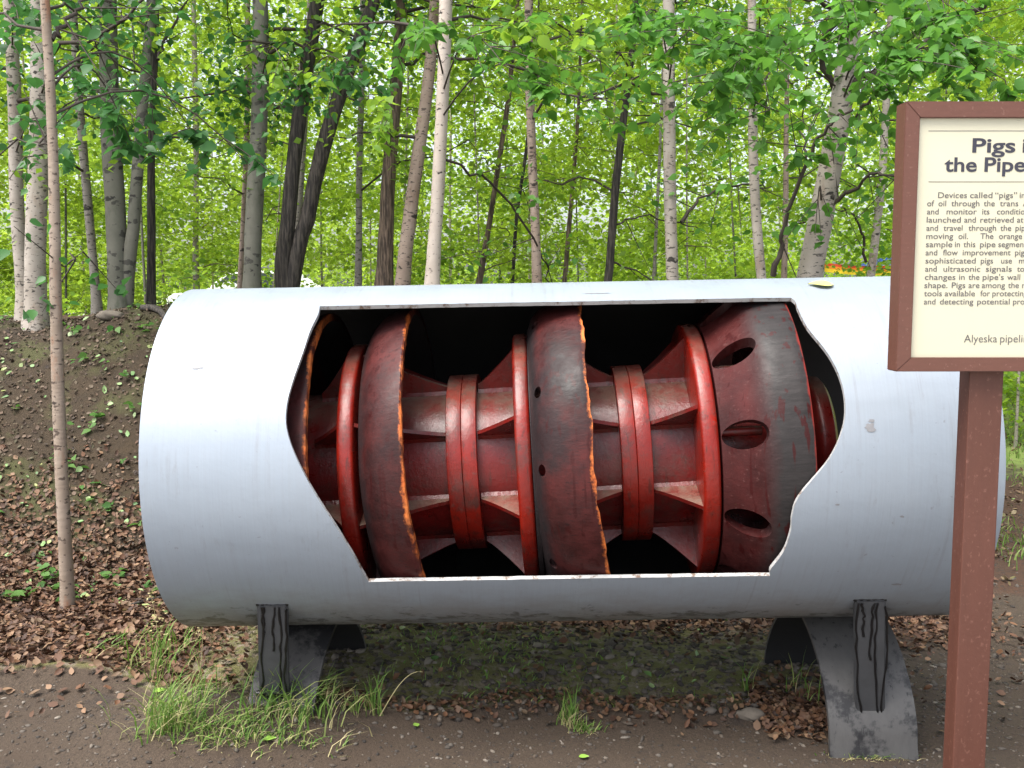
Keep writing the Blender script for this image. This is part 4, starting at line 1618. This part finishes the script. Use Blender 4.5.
ban_o = np.array([7.4, 20.5, tz(7.4, 20.5)])
ban = empty('striped_banner', ban_o, 'long red, orange and yellow striped banner strung on poles beyond the biggest birch', 'banner')
hz = EYE + (287.7 - 270.5) / 1000 * 20.5 - ban_o[2]
for nm, z0_, z1_, colr in (('red_stripe', .055, .11, (.62, .05, .02)), ('orange_stripe', 0.0, .055, (.80, .25, .02)), ('yellow_stripe', -.075, 0.0, (.85, .55, .03))):
    n = 30
    V, F = [], []
    for i in range(n + 1):
        x = -1.05 + 2.3 * i / n
        dz = .10 * ((i / n - .5) * 2) ** 2 + .06 * (i / n)
        for z_ in (z0_, z1_):
            V.append((x, .02 * math.sin(i * .9), hz + z_ + dz - .05))
    for i in range(n):
        F.append((2 * i, 2 * i + 2, 2 * i + 3, 2 * i + 1))
    o = put(nm, V, F, simple(nm, colr, .6, 0, .1, 5, 0), ban)
    md = o.modifiers.new('thick', 'SOLIDIFY')
    md.thickness = .01
for xx in (-1.06, 1.26):
    V, F = tube([(xx, 0, -.1), (xx, 0, hz + .25)], .025, 10)
    put('pole', V, F, m_pole, ban, True)

# ------------------------------------------------------------------ ground cover
g = np.random.default_rng(31)


def ground_leaves(name, xs, ys, size, mat, label, cat, tilt=.35, lift=.012):
    n = len(xs)
    z = terrain(xs, ys)
    e = .04
    gxn = (terrain(xs + e, ys) - terrain(xs - e, ys)) / (2 * e)
    gyn = (terrain(xs, ys + e) - terrain(xs, ys - e)) / (2 * e)
    N = np.stack([-gxn, -gyn, np.ones(n)], 1)
    N /= np.linalg.norm(N, axis=1)[:, None]
    N = N + g.normal(0, tilt, (n, 3))
    N /= np.linalg.norm(N, axis=1)[:, None]
    a = g.normal(0, 1, (n, 3))
    d = a - (a * N).sum(1)[:, None] * N
    d /= np.linalg.norm(d, axis=1)[:, None]
    w = np.cross(N, d)
    L = size[:, None]
    c = np.stack([xs, ys, z + lift * (.4 + g.random(n))], 1) - d * L * .5
    curl = (g.random(n)[:, None] - .2) * .5
    wd = (.22 + .2 * g.random(n))[:, None]
    c2 = curl * (.3 + g.random(n)[:, None])
    V = np.stack([c, c + d * L * .25 + w * L * wd * .85 + N * L * curl * .5, c + d * L * .6 + w * L * wd + N * L * curl * .8, c + d * L + N * L * c2 * 1.2,
                  c + d * L * .6 - w * L * wd * .9 + N * L * c2, c + d * L * .25 - w * L * wd + N * L * curl * .4, c + d * L * .5 - N * L * .04], 1).reshape(-1, 3)
    b = np.arange(n)[:, None] * 7
    F = np.concatenate([b + np.array([q]) for q in ([0, 6, 1], [1, 6, 2], [2, 6, 3], [3, 6, 4], [4, 6, 5], [5, 6, 0])], 1).reshape(-1, 3)
    return tag(put(name, V, F, mat), label, cat, kind='stuff')


def pick(n, x0, x1, y0, y1, fn):
    xs = g.uniform(x0, x1, n * 4)
    ys = g.uniform(y0, y1, n * 4)
    p = fn(xs, ys)
    ok = g.random(len(xs)) < p
    return xs[ok][:n], ys[ok][:n]


m_brown_leaf = mat_island('dead_leaf', [(.028, .013, .008), (.06, .026, .012), (.10, .044, .020), (.14, .068, .032), (.05, .024, .014), (.22, .13, .072), (.095, .062, .036)], .7)
m_mixed_leaf = mat_island('mixed_dead_leaf', [(.06, .035, .02), (.14, .085, .045), (.10, .10, .035), (.20, .15, .08), (.09, .04, .02), (.26, .22, .13)], .75)
m_dark_leaf = mat_island('rotting_leaf', [(.025, .016, .010), (.06, .035, .02), (.11, .07, .045), (.05, .045, .02), (.16, .11, .08)], .75)
m_green_fallen = mat_island('green_fallen_leaf', [(.05, .12, .03), (.10, .20, .05), (.16, .26, .09), (.22, .30, .13), (.26, .27, .09)], .55)


def lit_p(x, y):
    e = path_edge(x)
    a = sm(e + .0, e + .22, y) * sm(-.9, -1.4, x)
    b = sm(4.05, 4.5, y) * sm(-1.6, -.9, x) * sm(2.6, 1.6, x)
    return np.maximum(a, b) * sm(5.9, 5.2, y) + .02 + .07 * sm(-.7, -1.3, x)


xs, ys = pick(30000, -4.0, 2.6, 3.4, 5.9, lit_p)
ground_leaves('fallen_brown_leaves', xs, ys, .033 * (.4 + .9 * g.random(len(xs))), m_brown_leaf, 'red brown dead leaves carpeting the foot of the bank', 'leaf litter', .45, .018)
xs, ys = pick(1500, .9, 1.9, 3.35, 3.9, lambda x, y: np.exp(-(((x - 1.02) / .22) ** 2 + ((y - 3.55) / .16) ** 2)))
ground_leaves('fallen_brown_leaves', xs, ys, .030 * (.5 + .8 * g.random(len(xs))), m_brown_leaf, 'pocket of brown dead leaves beside the right saddle', 'leaf litter', .45, .015)
xs, ys = pick(900, -.7, 1.3, 3.38, 3.62, lambda x, y: np.exp(-((y - path_edge(x) - .09) / .07) ** 2))
ground_leaves('fallen_brown_leaves', xs, ys, .026 * (.5 + .8 * g.random(len(xs))), m_brown_leaf, 'thin line of brown leaves along the rear edge of the path', 'leaf litter', .4, .012)
xs, ys = pick(22000, -4.6, 2.2, 4.7, 7.6, lambda x, y: np.ones_like(x))
ground_leaves('rotting_leaves', xs, ys, .028 * (.25 + 1.0 * g.random(len(xs))), m_dark_leaf, 'dark rotting leaves and crumbs on the face of the bank', 'leaf litter', .5, .012)
xs, ys = pick(9000, 1.8, 9, 4.9, 13.5, lambda x, y: sm(1.6, 2.4, x) * sm(4.8, 6.2, y))
ground_leaves('fallen_brown_leaves', xs, ys, .036 * (.5 + .9 * g.random(len(xs))), m_mixed_leaf, 'scattered dead leaves on the rough ground right of the pipe', 'leaf litter', .4, .015)
xs, ys = pick(620, -4.2, -.6, 4.0, 7.2, lambda x, y: .25 + .75 * np.clip(vnoise(x, y, 5.0, 71) * 3, 0, 1))
ground_leaves('fallen_green_leaves', xs, ys, .044 * (.35 + .9 * g.random(len(xs))), m_green_fallen, 'fresh green leaves dropped over the dark bank', 'leaf litter', .3, .02)
xs, ys = pick(420, -1.0, 6, 3.5, 8, lambda x, y: np.maximum(sm(3.5, 3.7, y) * sm(1.8, 1.2, x), sm(5.5, 7, y)))
ground_leaves('fallen_green_leaves', xs, ys, .036 * (.4 + .9 * g.random(len(xs))), m_green_fallen, 'a few green leaves on the mossy ground under the pipe', 'leaf litter', .3, .012)

# stones and grit
ico = bmesh.new()
bmesh.ops.create_icosphere(ico, subdivisions=1, radius=1)
ico.verts.ensure_lookup_table()
IV = np.array([v.co[:] for v in ico.verts])
IF = np.array([[v.index for v in f.verts] for f in ico.faces])
ico.free()


def pebbles(name, xs, ys, size, mat, label):
    n = len(xs)
    sc = size[:, None, None] * (1 + .35 * g.normal(0, 1, (n, 1, 3)))
    sc[..., 2] *= .6
    V = IV[None] * sc * (1 + .18 * g.normal(0, 1, (n, len(IV), 1)))
    a = g.random(n) * 6.28
    c, s = np.cos(a)[:, None], np.sin(a)[:, None]
    V = np.stack([V[..., 0] * c - V[..., 1] * s, V[..., 0] * s + V[..., 1] * c, V[..., 2]], -1)
    V += np.stack([xs, ys, terrain(xs, ys) + size * .1], 1)[:, None]
    F = (IF[None] + (np.arange(n) * len(IV))[:, None, None]).reshape(-1, 3)
    return tag(put(name, V.reshape(-1, 3), F, mat), label, 'gravel', kind='stuff')


m_grit = mat_island('grit', [(.022, .018, .015), (.055, .046, .038), (.10, .085, .070), (.04, .033, .027), (.08, .06, .043), (.20, .175, .145)], .85)
xs, ys = pick(9000, -2.6, 3.4, 2.6, 4.3, lambda x, y: sm(path_edge(x) + .1, path_edge(x) - .1, y))
pebbles('gravel', xs, ys, .0035 + .006 * g.random(len(xs)) ** 3, m_grit, 'dark grit of the path in front of the pipe')
xs, ys = pick(3600, -.95, 2.0, 3.35, 4.6, lambda x, y: sm(path_edge(x) - .05, path_edge(x) + .1, y) + .05)
pebbles('gravel', xs, ys, .006 + .014 * g.random(len(xs)) ** 2, m_grit, 'mossy stones on the ground under the pipe')
xs, ys = pick(2500, 1.5, 4.5, 3.6, 7, lambda x, y: np.ones_like(x))
pebbles('gravel', xs, ys, .005 + .010 * g.random(len(xs)) ** 3, m_grit, 'grit of the path passing right of the pipe')
m_stone = simple('grey_stone', (.13, .11, .088), .9, 0, .4, 25, .6)
for (x, y, s, lab) in ((at(760, 722, 1)[0] * 3.35, 3.50, .034, 'flat grey stone among brown leaves left of the right saddle'),
                       (-2.72, 6.8, .06, 'rounded grey stone on the crest of the bank by the thin leaning birch'),
                       (-2.17, 6.55, .075, 'tan stone on the crest of the bank beside the pipe end')):
    bm = bmesh.new()
    bmesh.ops.create_icosphere(bm, subdivisions=3, radius=1)
    ph = g.random(6) * 6
    for v_ in bm.verts:
        d = 1 + .13 * math.sin(v_.co.x * 3 + ph[0]) + .12 * math.sin(v_.co.y * 4 + ph[1]) + .07 * math.sin(v_.co.z * 7 + v_.co.x * 5 + ph[2])
        v_.co = Vector((v_.co.x * s * 1.5 * d, v_.co.y * s * d, v_.co.z * s * .65 * d))
    o = put_bm('stone', bm, m_stone, None, True, 60)
    o.location = (x, y, tz(x, y) + s * .2)
    tag(o, lab, 'stone')


# grass
m_grass = mat_leaf('grass_blade', [(.08, .17, .03), (.12, .24, .04), (.18, .29, .065), (.30, .31, .12)], (.27, .46, .07), .33, .5)
m_straw = mat_island('dry_grass', [(.30, .26, .12), (.40, .35, .18), (.24, .24, .08)], .7)


def blades(xs, ys, h, lean, width=.003, zoff=None):
    n = len(xs)
    az = g.random(n) * 6.283
    ln = lean * (.3 + g.random(n))
    V = []
    base = np.stack([xs, ys, terrain(xs, ys) - .005], 1)
    side = np.stack([-np.sin(az + .8), np.cos(az + .8), 0 * az], 1)
    out = np.stack([np.cos(az), np.sin(az), 0 * az], 1)
    for t in (0, .35, .7, 1.0):
        c = base + out * (ln * h * t ** 2.0)[:, None] + np.array([0, 0, 1.0]) * (h * (t - .28 * np.clip(ln, 0, 1.5) * t ** 3))[:, None]
        w = width * (1 - t) ** .6 * (.7 + .6 * g.random(n)) + .0002
        V += [c - side * w[:, None], c + side * w[:, None]]
    V = np.stack(V, 1).reshape(-1, 3)
    b = np.arange(n)[:, None] * 8
    F = np.concatenate([b + np.array([[0, 1, 3, 2]]), b + np.array([[2, 3, 5, 4]]), b + np.array([[4, 5, 7, 6]])], 1).reshape(-1, 4)
    return V, F


def tuft(label, spots, parent=None):
    """a clump of grass growing at one place, with a few dry blades and seed stalks"""
    vs, fs, o = [], [], 0
    dv, df, do = [], [], 0
    for (x, y, sx_, sy_, n, h, lean) in spots:
        xs = x + g.normal(0, sx_, n)
        ys = y + g.normal(0, sy_, n)
        V, F = blades(xs, ys, h * (.4 + .8 * g.random(n)), lean)
        vs.append(V)
        fs.append(F + o)
        o += len(V)
        m = n // 2
        xs = x + g.normal(0, sx_ * 1.15, m)
        ys = y - .02 + g.normal(0, sy_, m)
        V, F = blades(xs, ys, h * (.2 + .6 * g.random(m)), lean * 1.6, .0018)
        dv.append(V)
        df.append(F + do)
        do += len(V)
    x, y = spots[0][:2]
    base = np.array([x, y, tz(x, y)])
    root = empty('grass_tuft', base, label, 'grass tuft')
    put('blades', np.concatenate(vs) - base, np.concatenate(fs), m_grass, root)
    put('dry_blades', np.concatenate(dv) - base, np.concatenate(df), m_straw, root)
    return root


def gp(px, py):
    """where the sight line through a photo pixel meets the ground"""
    d = ray(px, py)
    k = EYE / -d[2]
    for _ in range(40):
        p = d * k
        k += (tz(p[0], p[1]) - (EYE + p[2])) / d[2] * .6
    p = d * k
    return p[0], p[1]


a, b, c_, d_ = gp(170, 725), gp(290, 715), gp(225, 730), gp(320, 700)
tuft('big green grass clump growing around the foot of the left saddle',
     [(*b, .09, .035, 100, .18, .9), (*a, .05, .03, 85, .22, .9), (*c_, .13, .035, 130, .10, 1.3), (*d_, .05, .03, 36, .15, 1.0), (*gp(255, 735), .14, .025, 150, .05, 1.4), (*gp(190, 700), .10, .05, 46, .14, 1.0)])
tuft('small spiky grass tuft right of the left saddle', [(*gp(375, 710), .022, .015, 20, .17, .5), (*gp(352, 712), .02, .015, 12, .11, .7)])
tuft('short pale grass tuft on the path edge under the middle of the pipe', [(*gp(568, 722), .018, .012, 42, .13, .4), (*gp(585, 730), .03, .012, 60, .05, .9)])
tuft('sparse tall grass blades just left of the right saddle', [(*gp(800, 695), .03, .05, 14, .16, .5), (*gp(745, 690), .01, .03, 7, .17, .4)])
tuft('low bright mossy grass fringe at the foot of the right saddle', [(*gp(868, 755), .055, .010, 420, .026, 1.0)])
tuft('loose weedy grass on the leaf litter left of the big clump', [(*gp(155, 672), .05, .06, 34, .20, .8), (*gp(180, 655), .05, .07, 26, .17, .9), (*gp(120, 650), .10, .08, 30, .09, 1.2)])
# tall seeding stalks
def stalk(label, px, py, toppx, toppy):
    x, y = gp(px, py)
    base = np.array([x, y, tz(x, y)])
    tip = at(toppx, toppy, y + .02)
    t = np.linspace(0, 1, 12)
    P = base + t[:, None] * (tip - base) + np.stack([.03 * np.sin(t * 3), 0 * t, 0 * t], 1)
    parts = [tube(P - base, .0016 * (1 - .6 * t), 5)]
    root = empty('grass_stalk', base, label, 'grass stalk')
    V, F = join_tubes(parts)
    put('stem', V, F, m_straw, root, True)
    m = 60
    s = .55 + .45 * g.random(m)
    c = np.stack([np.interp(s, t, P[:, j]) for j in range(3)], 1) + g.normal(0, 1, (m, 3)) * np.array([.018, .018, .008]) * (1.15 - s)[:, None] * 2
    V, F = leaf_arrays(c - base, .012 * (.6 + .8 * g.random(m)), False, -.2, .9, g)
    put('seed_head', V, F, m_straw, root)


stalk('tall feathery grass stalk in front of the lower left end of the pipe', 196, 690, 192, 590)
stalk('leaning grass stalk between the pipe end and the left saddle', 262, 700, 205, 633)
stalk('feathery green stalk just left of the pipe bottom', 150, 690, 148, 588)
stalk('short dry stalk left of the brace of the left saddle', 246, 690, 247, 622)
# bent dry straw right of the left saddle
x, y = gp(380, 716)
base = np.array([x, y, tz(x, y)])
t = np.linspace(0, 1, 16)
P = np.stack([.15 * t, 0 * t, .16 * np.sin(t * 1.7)], 1)
V, F = tube(P, .0022 * (1 - .5 * t), 6)
o = put('dry_straw', V, F, m_straw, None, True)
o.location = base
tag(o, 'single bent dry straw arching right of the left saddle', 'straw')

# rough grass far right and on the clearing
xs, ys = pick(9000, 3.2, 16, 7.5, 24, lambda x, y: sm(7, 12, y))
V, F = blades(xs, ys, .10 + .14 * g.random(len(xs)), .6, .007)
tag(put('rough_grass', V, F, m_grass), 'bright rough grass on the clearing behind the notice post', 'grass', kind='stuff')
xs, ys = pick(2600, 2.4, 8, 5.5, 11, lambda x, y: np.clip(vnoise(x, y, 2.0, 60) * 2, 0, 1))
V, F = blades(xs, ys, .04 + .07 * g.random(len(xs)), .8, .005)
tag(put('rough_grass', V, F, m_grass), 'thin grass patches among dead leaves right of the pipe', 'grass', kind='stuff')
xs, ys = pick(900, -.9, 1.9, 3.5, 4.7, lambda x, y: np.clip(vnoise(x, y, 3.0, 61) * 2, 0, 1))
V, F = blades(xs, ys, .015 + .03 * g.random(len(xs)), .9, .003)
tag(put('moss_grass', V, F, m_grass), 'short mossy grass on the shaded ground under the pipe', 'grass', kind='stuff')

# small seedlings on the bank
m_seed = mat_leaf('seedling_leaf', [(.05, .13, .03), (.08, .19, .04), (.13, .24, .07)], (.2, .42, .08), .4, .45)
xs = g.uniform(-4.2, -1.2, 120)
ys = g.uniform(4.5, 7.2, 120)
pp = []
for x, y in zip(xs, ys):
    m = g.integers(3, 9)
    pp.append(np.stack([np.full(m, x), np.full(m, y), np.full(m, tz(x, y) + .04)], 1) + g.normal(0, 1, (m, 3)) * np.array([.04, .04, .015]))
pp = np.concatenate(pp)
V, F = leaf_arrays(pp, .05 * (.6 + .8 * g.random(len(pp))), True, .2, .5, g)
tag(put('bank_seedlings', V, F, m_seed), 'tiny leafy seedlings dotted over the earth bank', 'seedlings', kind='stuff')

# roots and dead sticks on the crest
def stick(name, label, cat, P, r):
    base = P[0].copy()
    V, F = tube(P - base, r, 8, .25, int(abs(P[0][0]) * 100))
    o = put(name, V, F, bark['dark'], None, True)
    o.location = base
    tag(o, label, cat)


for (x0, y0, x1, y1, r, lab) in ((-2.55, 6.9, -2.05, 6.5, .022, 'gnarled dark root on the bank crest beside the pipe end'), (-1.75, 4.45, -1.2, 4.62, .009, 'thin dead stick on the leaf litter behind the left saddle'),
                                 (-.15, 4.52, .18, 4.58, .012, 'short dark stick lying in the leaves below the middle of the pipe')):
    t = np.linspace(0, 1, 10)
    xx, yy = x0 + (x1 - x0) * t, y0 + (y1 - y0) * t + .04 * np.sin(t * 7)
    stick('dead_stick' if r < .02 else 'tree_root', lab, 'stick' if r < .02 else 'root', np.stack([xx, yy, terrain(xx, yy) + .012 + .02 * np.sin(t * 3.1)], 1), r * (1 - .5 * t))
# stump of a small trunk seen under the pipe
x, y = at(436, 640, 4.55)[0], 4.55
V, F = tube(np.array([[0, 0, -.1], [0, 0, .02], [.0, 0, .2], [.01, .01, .5], [.0, .01, .8]]), np.array([.05, .045, .036, .034, .03]), 12, .15, 4)
o = put('broken_stump', V, F, bark['grey'], None, True)
o.location = (x, y, tz(x, y))
tag(o, 'broken pale birch stump standing in the leaves behind the pipe', 'stump')

# single leaves lying on things
def one_leaf(label, pos, size, az, mat, nrm=(0, 0, 1)):
    n = 8
    d = Vector((math.cos(az), math.sin(az), 0))
    N = Vector(nrm).normalized()
    d = (d - N * d.dot(N)).normalized()
    w = N.cross(d)
    rows = []
    bm = bmesh.new()
    mid, lft, rgt = [], [], []
    for i in range(n + 1):
        s = i / n
        ww = .36 * math.sin(math.pi * s ** .75) + .01
        z = .05 * math.sin(math.pi * s)
        mid.append(bm.verts.new(d * size * (s - .5) + N * size * z * .4))
        lft.append(bm.verts.new(d * size * (s - .5) + w * size * ww + N * size * (z + .05)))
        rgt.append(bm.verts.new(d * size * (s - .5) - w * size * ww + N * size * (z + .03)))
    for i in range(n):
        bm.faces.new((mid[i], mid[i + 1], lft[i + 1], lft[i]))
        bm.faces.new((mid[i + 1], mid[i], rgt[i], rgt[i + 1]))
    o = put_bm('fallen_leaf', bm, mat, None, True)
    o.location = pos
    tag(o, label, 'leaf')


m_fresh = simple('fresh_green_leaf', (.22, .38, .06), .5, 0, .25, 40)
m_yellow = simple('yellowing_leaf', (.50, .46, .16), .6, 0, .3, 40)
for px_, py_, s_, az_, lab in ((270, 741, .045, .3, 'bright green leaf on the path in front of the grass clump'), (584, 759, .035, .1, 'yellow green leaf lying on the path near the bottom edge'),
                               (416, 727, .03, 2.0, 'small green leaf on the path edge left of centre'), (160, 693, .05, .4, 'pale green leaf on dark ground left of the grass clump')):
    x, y = gp(px_, py_)
    one_leaf(lab, (x, y, tz(x, y) + .008), s_, az_, m_fresh)
p = PC + 1.065 * AX - (RO + .001) * math.cos(R(72)) * E1 + (RO + .001) * math.sin(R(72)) * E2
nr_ = -math.cos(R(72)) * E1 + math.sin(R(72)) * E2
one_leaf('yellowing leaf stuck on top of the silver pipe above the cut', tuple(p + nr_ * .003), .085, 2.9, m_yellow, tuple(nr_))
